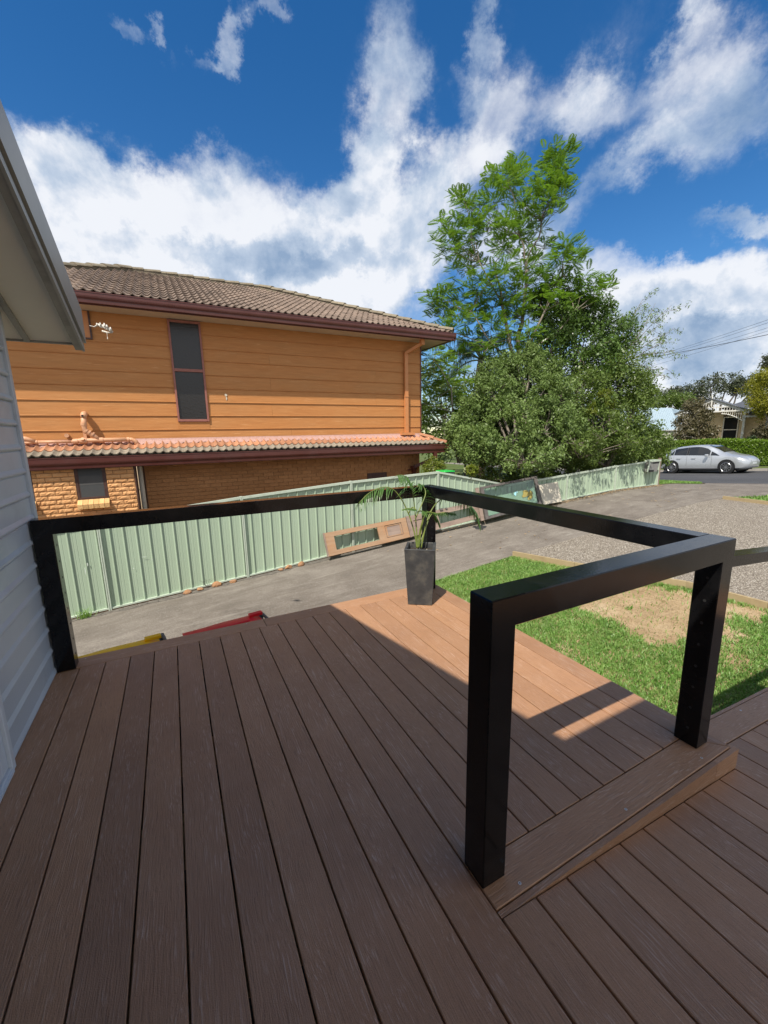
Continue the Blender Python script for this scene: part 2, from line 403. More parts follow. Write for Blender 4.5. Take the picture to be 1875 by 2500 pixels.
M_screen = pmat('grey_fly_screen', (.060,.064,.066), (.054,.058,.060), scale=300, rough=.8)
M_blind = pmat('pale_blind_behind_screen', (.085,.085,.083), rough=.8)
M_pipe = pmat('tan_pvc_pipe', (.66,.36,.20), (.60,.32,.18), scale=9, rough=.5, dirt=((.28,.15,.1), .5), dscale=6)
M_pipeW = pmat('pale_grey_downpipe', (.50,.47,.40), (.45,.43,.37), scale=6, rough=.4)

M_fence = pmat('pale_green_steel', (.385,.485,.360), (.36,.455,.335), scale=5, rough=.42, stretch=(1,1,.12), dirt=((.38,.45,.34), .45), dscale=3.)
M_fencerail = pmat('pale_green_steel_rail', (.50,.57,.47), (.47,.54,.445), scale=5, rough=.38, dirt=((.28,.33,.25), .5), dscale=4)
M_oldwood = pmat('weathered_door_timber', (.30,.175,.095), (.36,.235,.145), scale=8, rough=.8, stretch=(.2,1,1.5), bump=.003, bscale=60, dirt=((.38,.18,.07), .8), dscale=2.6)
M_greywood = pmat('grey_weathered_timber', (.235,.17,.135), (.30,.225,.18), scale=8, rough=.85, stretch=(.2,1,1.5), bump=.003, bscale=60, dirt=((.15,.11,.09), .6), dscale=4)
M_darkwood = pmat('dark_frame_timber', (.085,.075,.07), (.13,.115,.105), scale=9, rough=.8)
M_cream = pmat('cream_fibre_sheet', (.60,.55,.44), (.55,.50,.40), scale=4, rough=.8, dirt=((.42,.38,.30), .5), dscale=3)

def ground_mat(name, kind):
    t = NT(name); P = t.pos()
    if kind == 'concrete':
        a = t.noise(P, 1.1, 9, .66, .4); b = t.noise(t.pos((.45, 1.2, 1)), 3.3, 8, .7); f = t.noise(P, 48, 8, .78)
        c = t.ramp(a, (.28, (.115,.099,.083)), (.48, (.180,.156,.131)), (.72, (.262,.234,.198)))
        c = t.mix(t.rng(b, .44, .68, 0, .75), c, (.150,.128,.105))
        c = t.mix(t.rng(t.noise(t.pos((.7, 2.2, 1)), 2.1, 7, .7), .60, .72, 0, .55), c, (.36,.335,.29))
        cr = t.n('ShaderNodeTexVoronoi', feature='DISTANCE_TO_EDGE'); t.l(t.pos(), cr.inputs[0]); cr.inputs['Scale'].default_value = .55
        c = t.mix(t.rng(f, .52, .68, .0, .55), c, (.42,.385,.335)); c = t.mix(t.rng(f, .48, .34, .0, .6), c, (.095,.08,.064))
        sw = t.noise(t.pos((.35,1.6,1), False, (0,0,.12)), 2.6, 9, .74, .8); c = t.mix(t.rng(sw, .52, .66, 0, .5), c, (.115,.098,.080)); c = t.mix(t.rng(sw, .46, .34, 0, .4), c, (.33,.30,.255))
        t.bump(t.math('ADD', f, t.math('MULTIPLY', b, .6)), .006); r = .85
    elif kind == 'aggregate':
        v = t.n('ShaderNodeTexVoronoi'); t.l(P, v.inputs['Vector']); v.inputs['Scale'].default_value = 66
        bw = t.n('ShaderNodeSeparateColor'); t.l(v.outputs['Color'], bw.inputs[0])
        c = t.ramp(bw.outputs[0], (0, (.12,.10,.08)), (.35, (.27,.235,.185)), (.7, (.42,.375,.305)), (1, (.68,.63,.54)))
        c = t.mix(t.rng(v.outputs['Distance'], .35, .75, 0, .75), c, (.12,.095,.07))
        c = t.mix(t.rng(t.noise(P, .9, 6, .6), .35, .7, 0, .35), c, (.20,.165,.13))
        t.bump(t.math('SUBTRACT', 1., v.outputs['Distance']), .012); r = .8
    elif kind == 'asphalt':
        f = t.noise(P, 60, 4, .6); a = t.noise(t.pos((1, .3, 1)), .8, 6, .6)
        c = t.ramp(a, (.3, (.052,.052,.055)), (.7, (.085,.085,.088))); c = t.mix(t.rng(f, .45, .7, 0, .3), c, (.15,.15,.15))
        t.bump(f, .01); r = .8
    elif kind == 'soil':
        f = t.noise(P, 26, 6, .7); a = t.noise(P, 1.9, 6, .65); g = t.noise(t.pos((1,1,1), False, (0,0,.6)), 110, 3, .6, 1.)
        c = t.ramp(a, (.32, (.30,.205,.11)), (.55, (.43,.315,.185)), (.75, (.54,.43,.28)))
        c = t.mix(t.rng(f, .50, .70, 0, .75), c, (.17,.105,.055)); c = t.mix(t.rng(g, .60, .72, 0, .55), c, (.60,.50,.34))
        t.bump(f, .02); r = .95
    elif kind == 'turf':
        f = t.noise(P, 30, 5, .7); a = t.noise(P, .7, 5, .6)
        c = t.ramp(f, (.3, (.045,.075,.018)), (.7, (.12,.17,.045))); c = t.mix(t.rng(a, .4, .7, 0, .5), c, (.17,.17,.06))
        t.bump(f, .03); r = .95
    return t.set(Base_Color=c, Roughness=r, Specular_IOR_Level=.25)
M_conc = ground_mat('stained_concrete', 'concrete'); M_agg = ground_mat('exposed_aggregate', 'aggregate'); M_asph = ground_mat('asphalt', 'asphalt')
M_soil = ground_mat('sandy_soil', 'soil'); M_turf = ground_mat('turf', 'turf')
M_kerb = pmat('kerb_concrete', (.33,.31,.28), rough=.9)
M_sleeper = pmat('treated_pine_edging', (.40,.31,.175), (.36,.275,.15), scale=8, rough=.85, stretch=(1,.3,1), dirt=((.25,.17,.09), .6), dscale=6)
M_rock = pmat('orange_sandstone', (.42,.215,.09), (.30,.17,.10), scale=18, rough=.9, bump=.012, bscale=30, rnd=.2)

def leaf_mat(name, c1, c2, c3=None, scale=2.2, trans=.30, rough=.45):
    t = NT(name)
    n = t.noise(t.pos(), scale, 4, .6); w = t.n('ShaderNodeTexWhiteNoise', noise_dimensions='3D')
    q = t.n('ShaderNodeVectorMath', operation='SNAP'); t.l(t.pos(), q.inputs[0]); q.inputs[1].default_value = (.07,.07,.07); t.l(q.outputs[0], w.inputs['Vector'])
    c = t.ramp(n, (.3, c1), (.7, c2)); c = t.mix(t.rng(w.outputs[0], 0, 1, 0, .45), c, c3 or tuple(min(1, x*1.6) for x in c2))
    t.set(Base_Color=c, Roughness=rough, Specular_IOR_Level=.35)
    tr = t.n('ShaderNodeBsdfTranslucent'); t.l(t.mix(1., c, (1.25,1.35,.7), 'MULTIPLY'), tr.inputs[0])
    ms = t.n('ShaderNodeMixShader'); ms.inputs[0].default_value = trans; t.l(t.b.outputs[0], ms.inputs[1]); t.l(tr.outputs[0], ms.inputs[2]); t.l(ms.outputs[0], t.out.inputs[0])
    return t.m
M_bark = pmat('grey_bark', (.16,.13,.10), (.24,.21,.17), scale=12, rough=.9, bump=.01, bscale=40, stretch=(1,1,.3))
M_barkpale = pmat('pale_grey_bark', (.26,.235,.19), (.33,.30,.25), scale=12, rough=.9, stretch=(1,1,.3))
M_barkdark = pmat('dark_bark', (.06,.048,.04), (.09,.075,.06), scale=12, rough=.9)

# ------------------------------------------------------------------ terrain
GX = [-60,-6,-1.15,-.56,1.78,3.49,5.61,7.7,10.9,13.2,15.6,18,60]; GZ = [-3,-1.9,-1.53,-1.49,-1.308,-1.157,-.99,-.85,-.58,-.455,-.45,-.47,-.5]
def G(x, y):
    a = float(np.interp(x, GX, GZ)); b = min(-.35, max(-1.35, -.95-.07*(y-8.5)))
    t = min(1, max(0, (x-16)/4.5)); t = t*t*(3-2*t); return a*(1-t)+b*t
def hit(px, py):
    d = ray(px, py); t = 1.0
    while t < 200:
        P = CAM+d*t
        if P[2] < G(P[0], P[1]): return P
        t += .04
    return P
def sheet(name, poly, dz, m, step=.6, kind='structure', wob=0.):
    bm = bmesh.new(); bm.faces.new([bm.verts.new((x, y, 0)) for x, y in poly])
    xs = [p[0] for p in poly]; ys = [p[1] for p in poly]
    def cuts(a, b, st): 
        v = []; q = a
        while q < b:
            q += st if abs(q) < 40 else 15; v.append(q)
        return v
    for ax, (lo, hi) in enumerate(((min(xs), max(xs)), (min(ys), max(ys)))):
        for c in cuts(lo, hi, step if ax == 0 else step*2):
            co = (c,0,0) if ax == 0 else (0,c,0); no = (1,0,0) if ax == 0 else (0,1,0)
            bmesh.ops.bisect_plane(bm, geom=bm.verts[:]+bm.edges[:]+bm.faces[:], plane_co=co, plane_no=no)
    for v in bm.verts: v.co.z = G(v.co.x, v.co.y)+dz
    for f in bm.faces:
        f.normal_update()
        if f.normal.z < 0: f.normal_flip()
    me = bpy.data.meshes.new(name); bm.to_mesh(me); bm.free()
    return link(name, me, m, None, kind)

# ------------------------------------------------------------------ ground surfaces
sheet('ground', [(-60,-60),(160,-60),(160,180),(-60,180)], -.03, M_soil, 1.0)
edge = [(6.40,2.62),(6.75,1.5),(7.28,.0),(7.33,-.93),(7.42,-3.2),(7.6,-9)]
sheet('driveway', [(-14,.30),(2.95,.30),(4.45,2.56),(6.4,2.66),(13.9,2.60),(16.2,1.9),(19.4,-.6),(20.6,3.0),(19.7,5.6),(17.6,4.75),(16.4,5.12),(15.6,5.12),(-14,5.12)], 0., M_conc)
sheet('gravel_path', [(6.42,2.655)]+edge[1:]+[(13.4,-9),(13.75,.5),(13.93,2.585)], .004, M_agg)
# surface level under the lawn
sheet('lawn_soil', [(2.9,.29),(2.9,-9),(7.6,-9),(7.42,-3.2),(7.33,-.93),(7.28,0),(6.75,1.5),(6.4,2.62),(4.5,2.55)], -.004, M_soil, .3)
sheet('verge', [(15.75,5.14),(16.4,5.14),(17.6,4.78),(19.6,5.65),(21.0,8.3),(17.5,20),(13,34),(8,34),(12,12)], .008, M_turf)
sheet('verge', [(13.95,2.56),(16.2,1.86),(19.3,-.6),(22.5,-11),(13.6,-9),(13.8,.5)], .008, M_turf)
U = np.array([.26, -.966])
def along(p, t): return (p[0]+U[0]*t, p[1]+U[1]*t)
nearp = [(24.5,-13),(20.65,2.9),(19.75,5.62),(21.05,8.3),(17.6,20),(11,46)]
F0 = (28.8, 7.0)
farp = [along(F0, -40), along(F0, -20), along(F0, 0), along(F0, 20)]
sheet('road', nearp+farp, .0, M_asph, 1.2)
far2 = [(farp[0][0]+.02, farp[0][1]), (farp[3][0]+.02, farp[3][1])]
sheet('far_verge', [far2[0], far2[1], (90,-13), (90,70), (40,70)], .11, M_turf, 1.5)
kb = MB()
for i in range(30):
    a = along(F0, -40+2*i); b = along(F0, -40+2*(i+1)-.012)
    za = G(*a); zb = G(*b)
    kb.hexa([(a[0]-.02,a[1],za-.1),(b[0]-.02,b[1],zb-.1),(b[0]+.14,b[1],zb-.1),(a[0]+.14,a[1],za-.1),(a[0],a[1],za+.13),(b[0],b[1],zb+.13),(b[0]+.14,b[1],zb+.13),(a[0]+.14,a[1],za+.13)])
obj('kerb', kb, M_kerb, None, kind='structure')

_rr = random.Random(3); _top = [(x_*.5, 5.118) for x_ in range(-12, 31)]; _bot = [(x_*.17, 4.99+_rr.uniform(-.06,.05)) for x_ in range(90, -36, -1)]
t_ = NT('broken_concrete'); _v = t_.n('ShaderNodeTexVoronoi', feature='DISTANCE_TO_EDGE'); t_.l(t_.pos((1,1.6,1)), _v.inputs['Vector']); _v.inputs['Scale'].default_value = 7
_c = t_.ramp(t_.noise(t_.pos(), 18, 6, .7), (.3, (.085,.075,.062)), (.7, (.19,.17,.145))); _c = t_.mix(t_.rng(_v.outputs['Distance'], .05, .0), _c, (.035,.03,.025)); t_.bump(_v.outputs['Distance'], .03)
M_edge = t_.set(Base_Color=_c, Roughness=.95)
sheet('driveway_edge', _top+_bot, .004, M_edge, .6)

# timber edging along the lawn
te = thing('timber_edging', 'low treated pine edging boards between bare lawn edge and gravel path', 'garden edging', (6.4,2.6,-.95))
for i in range(len(edge)-1):
    a, b = edge[i], edge[i+1]
    n = 1 if i < 3 else 2
    for j in range(n):
        p = [a[k]+(b[k]-a[k])*j/n for k in (0,1)]; q = [a[k]+(b[k]-a[k])*(j+.995)/n for k in (0,1)]
        obj('edging_board', MB().bar((*p, G(*p)+.035), (*q, G(*q)+.035), .045, .15), M_sleeper, te)
te2 = thing('timber_edging', 'low timber edging beside the small grass patch near the road', 'garden edging', (13.9,2.5,-.45))
for a, b in (((13.62,-.9),(13.72,.8)),((13.72,.82),(13.9,2.5))):
    obj('edging_board', MB().bar((*a, G(*a)+.03), (*b, G(*b)+.03), .05, .12), M_sleeper, te2)

# ------------------------------------------------------------------ upper deck
P = .143
deck = thing('deck', 'raised brown composite timber deck beside the grey house, holding the black rail', 'deck', (1.4,-2,0))
me_b = {}
def plank(x0, x1, y0, y1, z1, par, m, th=.023, c=.0022, name='deck_board'):
    me = MB().cbox(x0-(x0+x1)/2, x1-(x0+x1)/2, y0-(y0+y1)/2, y1-(y0+y1)/2, -th, 0, c).mesh(name)
    o = link(name, me, m, par); o.location = ((x0+x1)/2, (y0+y1)/2, z1); return o
plank(-.126, -.0035, -7.6, -.012, 0, deck, M_deckY)
for k in range(20):
    x0, x1 = k*P+.0031, (k+1)*P-.0031
    z = random.uniform(-.0006, .0006)
    if k < 10: plank(x0, x1, -7.6, -.004, z, deck, M_deckY)
    elif k < 19: plank(x0, x1, -2.194, -.004, z, deck, M_deckY)
# edge board with mitred near end, and the step board meeting it
x0, x1 = 19*P+.0026, 2.857
def mitre(name, pts, m):
    b = MB().prism([(x, y, -.023) for x, y in pts], (0,0,.023)); o = obj(name, b, m, deck)
    md = o.modifiers.new('edge', 'BEVEL'); md.width = .0025; md.segments = 1; return o
mitre('deck_board', [(x0,-.004),(x0,-2.1975),(x1,-2.3345),(x1,.145)], M_deckY)
mitre('step_board', [(1.4326,-2.3345),(x1-.004,-2.3345),(x0-.004,-2.1985),(1.4326,-2.1985)], M_deckX)
plank(-.118, 1.20, .0, .145, 0, deck, M_deckX, name='border_board'); plank(1.2035, x0-.004, .0, .145, 0, deck, M_deckX, name='border_board')
# step fascia in two lengths, its groove left open
for xa, xb in ((1.4326, 2.688), (2.690, 2.876)):
    za, zb = min(-.006, -.0715*(xa-1.43)-.001)-.001, -.0715*(xb-1.43)-.002
    obj('riser_board', MB().hexa([(xa,-2.3585,za-.004),(xb,-2.3585,zb),(xb,-2.3395,zb),(xa,-2.3395,za-.004),(xa,-2.3585,-.004),(xb,-2.3585,-.004),(xb,-2.3395,-.004),(xa,-2.3395,-.004)]), M_deckX, deck)
# fascia boards down the outer sides
for i in range(7):
    z1 = -.026-i*.146
    obj('fascia_board', MB().cbox(2.858, 2.876, -2.338 if i == 0 else -2.2, .16, z1-.14, z1, .002), M_deckY, deck)
for i in range(9):
    z1 = -.026-i*.146
    obj('fascia_board', MB().cbox(-.118, 2.8565, .146, .164, z1-.14, z1, .002), M_deckX, deck)
jb = MB()
for i in range(16):
    y = .08-i*.45
    jb.box(-.1, 2.84 if y > -2.25 else 1.42, y-.045, y, -.17, -.0245)
obj('joist_frame', jb, M_frame_under, deck, kind='stuff')
pb = MB()
for x in (.1, 1.35, 2.7):
    for y in (.04, -2.2, -4.3):
        if x > 2 and y < -3: continue
        pb.box(x-.045, x+.045, y-.045, y+.045, -1.75, -.171)
obj('stump_frame', pb, M_frame_under, deck, kind='stuff')
# screws on the step board and border board
def screw(x, y, z, par, hole=True, r=.0052):
    b = MB().tube([(x,y,z-.001),(x,y,z+.0012)], r, 12); obj('screw', b, M_steelbright, par)
    if hole: obj('screw_recess', MB().tube([(x,y,z+.0005),(x,y,z+.0016)], r*.42, 6), M_hole, par)
for px, py in ((1269,2156.5),(1528,1976),(1713,1850.5)):
    w = at_z(px, py, 0); screw(w[0], w[1], 0, deck)
w = at_y(1759,1860,-2.359)
for px, py in ((602,1523),(758,1490),(1098,1437.5),(209,1608)):
    w = at_z(px, py, 0); screw(w[0], w[1], 0, deck, False, .0035)

# ------------------------------------------------------------------ ramp falling away to the right
ldeck = thing('ramp_deck', 'lower brown composite deck sloping gently down to the right of the step', 'deck', (3,-4,-.1))
SL = .0715; SA = math.atan(SL)
def rzp(x): return -SL*(x-1.43)
for k in range(32):
    x0 = 1.4305+k*.1432; x1 = x0+.1432; xc = (x0+x1)/2
    yt = -2.3615 if x0 < 2.86 else -2.2605
    h = (yt+7.6)/2; th = .023
    me = MB().cbox(-.0684, .0684, -h, h, -th, 0, .0022).mesh('deck_board'); o = link('deck_board', me, M_deckY, ldeck)
    o.location = (xc, yt-h, rzp(xc)+random.uniform(-.0006,.0006)); o.rotation_euler = (0, SA, 0)
def slopebox(x0, x1, y0, y1, d0, d1):
    return MB().hexa([(x0,y0,rzp(x0)+d0),(x1,y0,rzp(x1)+d0),(x1,y1,rzp(x1)+d0),(x0,y1,rzp(x0)+d0),(x0,y0,rzp(x0)+d1),(x1,y0,rzp(x1)+d1),(x1,y1,rzp(x1)+d1),(x0,y1,rzp(x0)+d1)])
o = obj('border_board', slopebox(2.880, 6.01, -2.2545, -2.119, -.023, 0), M_deckX, ldeck); md = o.modifiers.new('edge', 'BEVEL'); md.width = .0025; md.segments = 1
for i in range(5): obj('fascia_board', slopebox(2.880, 6.01, -2.1155, -2.098, -.143-i*.146, -.003-i*.146), M_deckX, ldeck)
jb = MB()
for i in range(11):
    y = -2.45-i*.48; q = slopebox(1.46, 6.0, y-.045, y, -.17, -.0245); jb.add(q.v, q.f)
obj('joist_frame', jb, M_frame_under, ldeck, kind='stuff')
w = at_z(1808, 1736, rzp(3.5)); screw(w[0], w[1], rzp(w[0]), ldeck, False)

# ------------------------------------------------------------------ black railing
rail = thing('railing', 'glossy black square steel balustrade around the upper deck', 'railing', (1.4,-2.2,0))
C = .0035
def post(x0, x1, y0, y1): return obj('post', MB().cbox(x0, x1, y0, y1, .0005, .907, C), M_black, rail)
post(1.4314,1.5275,-2.2718,-2.174); post(2.6957,2.7884,-2.2712,-2.1721); post(-.117,-.0184,-.0104,.0849); post(2.6935,2.7884,-.0104,.0849)
obj('top_rail', MB().cbox(1.4314,2.7884,-2.2718,-2.174,.9,.995,C), M_black, rail)
obj('top_rail', MB().cbox(2.6935,2.7884,-2.1738,-.0106,.9,.995,C), M_black, rail)
obj('top_rail', MB().cbox(-.117,2.7884,-.0104,.0849,.9,.995,C), M_black, rail)
def hole(x, y, z, ax):
    d = Vector((1,0,0)) if ax == 'x' else Vector((0,1,0)); c = Vector((x,y,z))
    obj('cable_hole', MB().tube([c-d*.0008, c+d*.0008], .0062, 10), M_hole, rail)
for i in range(8):
    z = .82-i*.105
    hole(2.6955, -2.225, z, 'x'); hole(-.0182, .045, z, 'x'); hole(2.6933, .035, z, 'x'); hole(2.745, -.0106, z, 'y')
# lower handrail running on from the outer corner post
hr = thing('handrail', 'lower black handrail running right from the corner post of the railing', 'railing', (2.79,-2.23,.85))
_zt = lambda x: .897-.0875*(x-2.976)
obj('top_rail', MB().hexa([(2.7890,-2.265,_zt(2.789)-.05),(5.9,-2.265,_zt(5.9)-.05),(5.9,-2.2,_zt(5.9)-.05),(2.7890,-2.2,_zt(2.789)-.05),(2.7890,-2.265,_zt(2.789)),(5.9,-2.265,_zt(5.9)),(5.9,-2.2,_zt(5.9)),(2.7890,-2.2,_zt(2.789))]), M_black, hr)
obj('post', MB().cbox(5.82,5.885,-2.265,-2.2,rzp(5.85)+.002,_zt(5.9)-.052,C), M_black, hr)

# ------------------------------------------------------------------ own house
hs_ = thing('grey_house', 'blue grey weatherboard house wall with grey barge roof at the left edge', 'house', (-.12,.1,-1.4))
WX = -.1285; WY = .125
obj('wall', MB().box(-5.9, WX-.02, -8.5, WY-.012, -1.75, 2.15).add([(WX-.02,WY-.012,2.15),(WX-.02,-3.9,3.55),(WX-.02,-8.5,2.1),(-5.9,WY-.012,2.15),(-5.9,-3.9,3.55),(-5.9,-8.5,2.1)], [(0,1,2),(3,5,4),(0,3,4,1),(1,4,5,2)]), M_clad, hs_)
def clad(z, h, y0, y1):
    pr = [(WX-.019, z), (WX+.004, z), (WX+.010, z+.006), (WX+.010, z+.014), (WX+.001, z+.030), (WX-.0015, z+.034), (WX-.001, z+h-.012), (WX-.007, z+h-.004), (WX-.007, z+h), (WX-.019, z+h)]
    b = MB().prism([(x, y0, zz) for x, zz in pr], (0, y1-y0, 0)); return obj('cladding_board', b, M_clad, hs_)
z = -1.55; i = 0
while z < 2.2:
    if z < 2.02: clad(z, .1405, (-8.4 if not (-.02 < z+.07 < 2.06) else -.868) , WY-.014)
    z += .141
for z in np.arange(-.0, 2.0, .141):
    clad(z if z else .0, .1405, -8.4, -3.2)
obj('corner_trim', MB().cbox(WX-.03, WX+.016, WY-.012, WY+.030, -1.6, 2.2, .003), M_clad, hs_)
# gable infill above wall plate follows the rake
for k in range(12):
    z0 = 2.12+k*.141; y1 = .42-(z0+.141-2.02)/.328; y0 = -8.2+(z0-2.02)/.34
    if y1 > y0+.3: clad(z0, .1405, y0, min(y1, WY-.014))
# roof: two slopes, ridge at y = -4; barge at x = .235
XB = .235; RY = -4.0
def rz(y): return 2.10-.328*(y-.42) if y > RY else 2.10-.328*(RY-.42)+.328*(y-RY)
def rake(name, x0, x1, dz0, dz1, ya, yb, m):
    """raked slab between plan y=ya and yb (same slope), offset dz0..dz1 above the soffit line"""
    return obj(name, MB().hexa([(x0,ya,rz(ya)+dz0),(x1,ya,rz(ya)+dz0),(x1,yb,rz(yb)+dz0),(x0,yb,rz(yb)+dz0),(x0,ya,rz(ya)+dz1),(x1,ya,rz(ya)+dz1),(x1,yb,rz(yb)+dz1),(x0,yb,rz(yb)+dz1)]), m, hs_)
for ya, yb in ((.42, RY), (-8.42, RY)):
    rake('soffit_panel', -6.0, XB-.062, .0, .006, ya, yb, M_soffit)
    rake('barge_board', XB-.060, XB-.022, -.045, .118, ya, yb, M_fasc)
    rake('barge_lip', XB-.0215, XB-.008, -.052, -.012, ya, yb, M_roofsteel)
    rake('barge_lip', XB-.0215, XB-.014, .050, .118, ya, yb, M_darkwood)
    rake('barge_capping', XB-.013, XB+.003, .012, .225, ya+(.02 if ya > 0 else -.02), yb, M_roofsteel)
    rake('barge_capping', XB-.16, XB-.0135, .205, .225, ya+(.02 if ya > 0 else -.02), yb, M_roofsteel)
    rake('roof', -6.1, XB-.0225, .125, .20, ya+(.04 if ya > 0 else -.04), yb, M_roofsteel)
    rake('soffit_batten', -.085, -.055, -.022, -.001, ya-.01 if ya > 0 else ya, yb, M_fasc)
obj('fascia', MB().cbox(-6.0, XB-.061, .4205, .445, 2.088, 2.215, .002), M_fasc, hs_)
obj('gutter', MB().box(-6.0, XB-.07, .447, .54, 2.11, 2.20), M_roofsteel, hs_)
# sliding door frame
dr = obj('door_frame', MB().cbox(WX-.005, WX+.030, -.905, -.870, .003, 2.08, .003).cbox(WX-.005, WX+.030, -3.19, -3.155, .003, 2.08, .003).cbox(WX-.005, WX+.030, -3.155, -.905, 2.045, 2.08, .003), M_white, hs_)
obj('door_sash', MB().cbox(WX-.004, WX+.016, -.975, -.9075, .03, 2.04, .003).cbox(WX-.004, WX+.016, -3.15, -.977, .03, .10, .003).cbox(WX-.004, WX+.016, -2.05, -1.99, .101, 2.04, .003), M_white, dr)
obj('door_track', MB().box(WX-.004, WX+.034, -3.155, -.907, .003, .014).box(WX-.004, WX+.022, -3.155, -.907, .0145, .026), M_white, dr)
obj('door_glass', MB().box(WX-.003, WX+.004, -1.989, -.976, .101, 2.0).box(WX-.003, WX+.004, -3.15, -2.051, .101, 2.0), M_glassdark, dr)
# verandah roof over the viewer
obj('verandah_roof', MB().box(.24, 3.44, -5.25, -3.16, 2.69, 2.75), M_soffit, hs_)
obj('verandah_beam', MB().box(.245, 3.43, -3.159, -3.12, 2.66, 2.75), M_fasc, hs_)


# white cracked ornament hanging off the end of the barge
wo = at_d(262, 800, 3.9)
orn = thing('white_ornament', 'small chipped white ornament hanging from the end of the grey barge', 'ornament', wo)
w0 = Vector(at_d(220, 797, 3.85)); w1 = Vector(at_d(300, 806, 3.85)); ax = (w1-w0)
up = Vector((0,0,1))
b = MB(); n = 9
top = [(0,.0),(.1,.02),(.22,.018),(.32,.055),(.42,.05),(.52,.07),(.6,.045),(.72,.05),(.85,.02),(.95,-.02),(1.0,-.06)]
wide = 1.0
pts = [Vector(at_d(231,798,3.86)), Vector(at_d(240,792,3.86)), Vector(at_d(246,797,3.86)), Vector(at_d(252,796,3.86)), Vector(at_d(258,800,3.86)), Vector(at_d(264,803,3.86)), Vector(at_d(270,807,3.86)), Vector(at_d(276,810,3.86))]
rad = [.006,.010,.013,.016,.017,.014,.011,.004]
b.tube(pts, rad, 8)
for (x,y,a,c) in ((237,793,236,789),(246,792,244,788),(256,794,254,789),(262,797,260,793),(271,803,269,799)):
    b.tube([Vector(at_d(x,y+3,3.84)), Vector(at_d(a,c,3.84))], [.010,.005], 6)
b.tube([Vector(at_d(250,808,3.87)), Vector(at_d(262,812,3.87)), Vector(at_d(274,812,3.87))], [.009,.008,.005], 6)
M_orn = pmat('chipped_white_plaster', (.75,.72,.66), (.5,.45,.35), scale=40, rough=.8, bump=.004, bscale=60)
o = obj('ornament_body', b, M_orn, orn, smooth=True)
obj('hanging_cord', MB().tube([Vector(at_d(261,812,3.86)), Vector(at_d(262.5,826,3.86))], .0016, 6).tube([Vector(at_d(262.5,824,3.86)), Vector(at_d(262.8,828,3.86))], .004, 6), M_orn, orn)
obj('hanging_cord', MB().tube([Vector(at_d(219,795,3.86)), Vector(at_d(232,798,3.86))], .003, 6), M_orn, orn)

# ------------------------------------------------------------------ fence
FY = 5.18
fx = [-5.29,-2.93,-.565,1.785,4.085,6.371,8.671,10.96,13.2,15.5]
ft = [-.21,-.06,.131,.326,.469,.548,.072,.198,.336,.425]
fb = [G(x, FY)-.0 for x in fx]
fence = thing('metal_fence', 'long pale green ribbed steel fence following the sloping driveway', 'fence', (5,FY,-1))
for i in range(len(fx)-1):
    x0, x1 = fx[i], fx[i+1]; t0, t1, b0, b1 = ft[i], ft[i+1], fb[i]+.02, fb[i+1]+.02
    if i == 0: pass
    n = 12; pw = (x1-x0)/n; V = []; F = []
    prof = []
    for j in range(n):
        a = x0+j*pw
        prof += [(a+.000, .0), (a+pw*.08, -.0), (a+pw*.115, .004), (a+pw*.15, 0), (a+pw*.32, 0), (a+pw*.35, .004), (a+pw*.38, 0), (a+pw*.56, 0), (a+pw*.66, 0), (a+pw*.735, -.027), (a+pw*.79, -.027), (a+pw*.80, 0), (a+pw*.995, 0)]
    prof.append((x1, 0))
    for q, (x, d) in enumerate(prof):
        s = (x-x0)/(x1-x0)
        V += [(x, FY+d, b0+(b1-b0)*s+.015), (x, FY+d, t0+(t1-t0)*s-.03)]
        if q: F.append((2*q-2, 2*q, 2*q+1, 2*q-1))
    b = MB().add(V, F); obj('metal_sheet', b, M_fence, fence)
    def rbar(nm, za, zb, y0, y1, h):
        return obj(nm, MB().hexa([(x0+.026,y0,za-h),(x1-.026,y0,zb-h),(x1-.026,y1,zb-h),(x0+.026,y1,za-h),(x0+.026,y0,za),(x1-.026,y0,zb),(x1-.026,y1,zb),(x0+.026,y1,za)]), M_fencerail, fence)
    rbar('top_rail', t0, t1, FY-.046, FY+.012, .046)
    rbar('bottom_rail', b0+.025, b1+.025, FY-.040, FY+.012, .028)
for i in range(len(fx)):
    x = fx[i]; b = MB(); z0 = fb[i]-.05; z1 = ft[i]+.006
    b.cbox(x-.024, x-.004, FY-.052, FY+.03, z0, z1, .002).cbox(x+.004, x+.024, FY-.052, FY+.03, z0, z1, .002).box(x-.0039, x+.0039, FY-.040, FY+.025, z0, z1-.01)
    obj('fence_post', b, M_fencerail, fence)
obj('end_post', MB().cbox(15.545, 15.60, FY-.05, FY+.03, G(15.5,FY)-.02, .475, .002), M_greywood, fence)

M_scuff = pmat('pale_scuff', (.66,.72,.66), (.58,.66,.58), scale=30, rough=.7)
_r = random.Random(9)
for px_, py_, a_, b_ in ((248,1372,.012,.07),(254,1400,.010,.05),(208,1395,.008,.10),(213,1378,.010,.04),(352,1360,.05,.006),(371,1366,.006,.03),(326,1388,.014,.012)):
    w_ = at_y(px_, py_, FY-.04); obj('scuff_mark', MB().prism([(w_[0]+a_*math.cos(t)*_r.uniform(.5,1.1), FY-.0285, w_[2]+b_*math.sin(t)*_r.uniform(.5,1.1)) for t in [2*math.pi*i/9 for i in range(9)]], (0,.001,0)), M_scuff, fence)
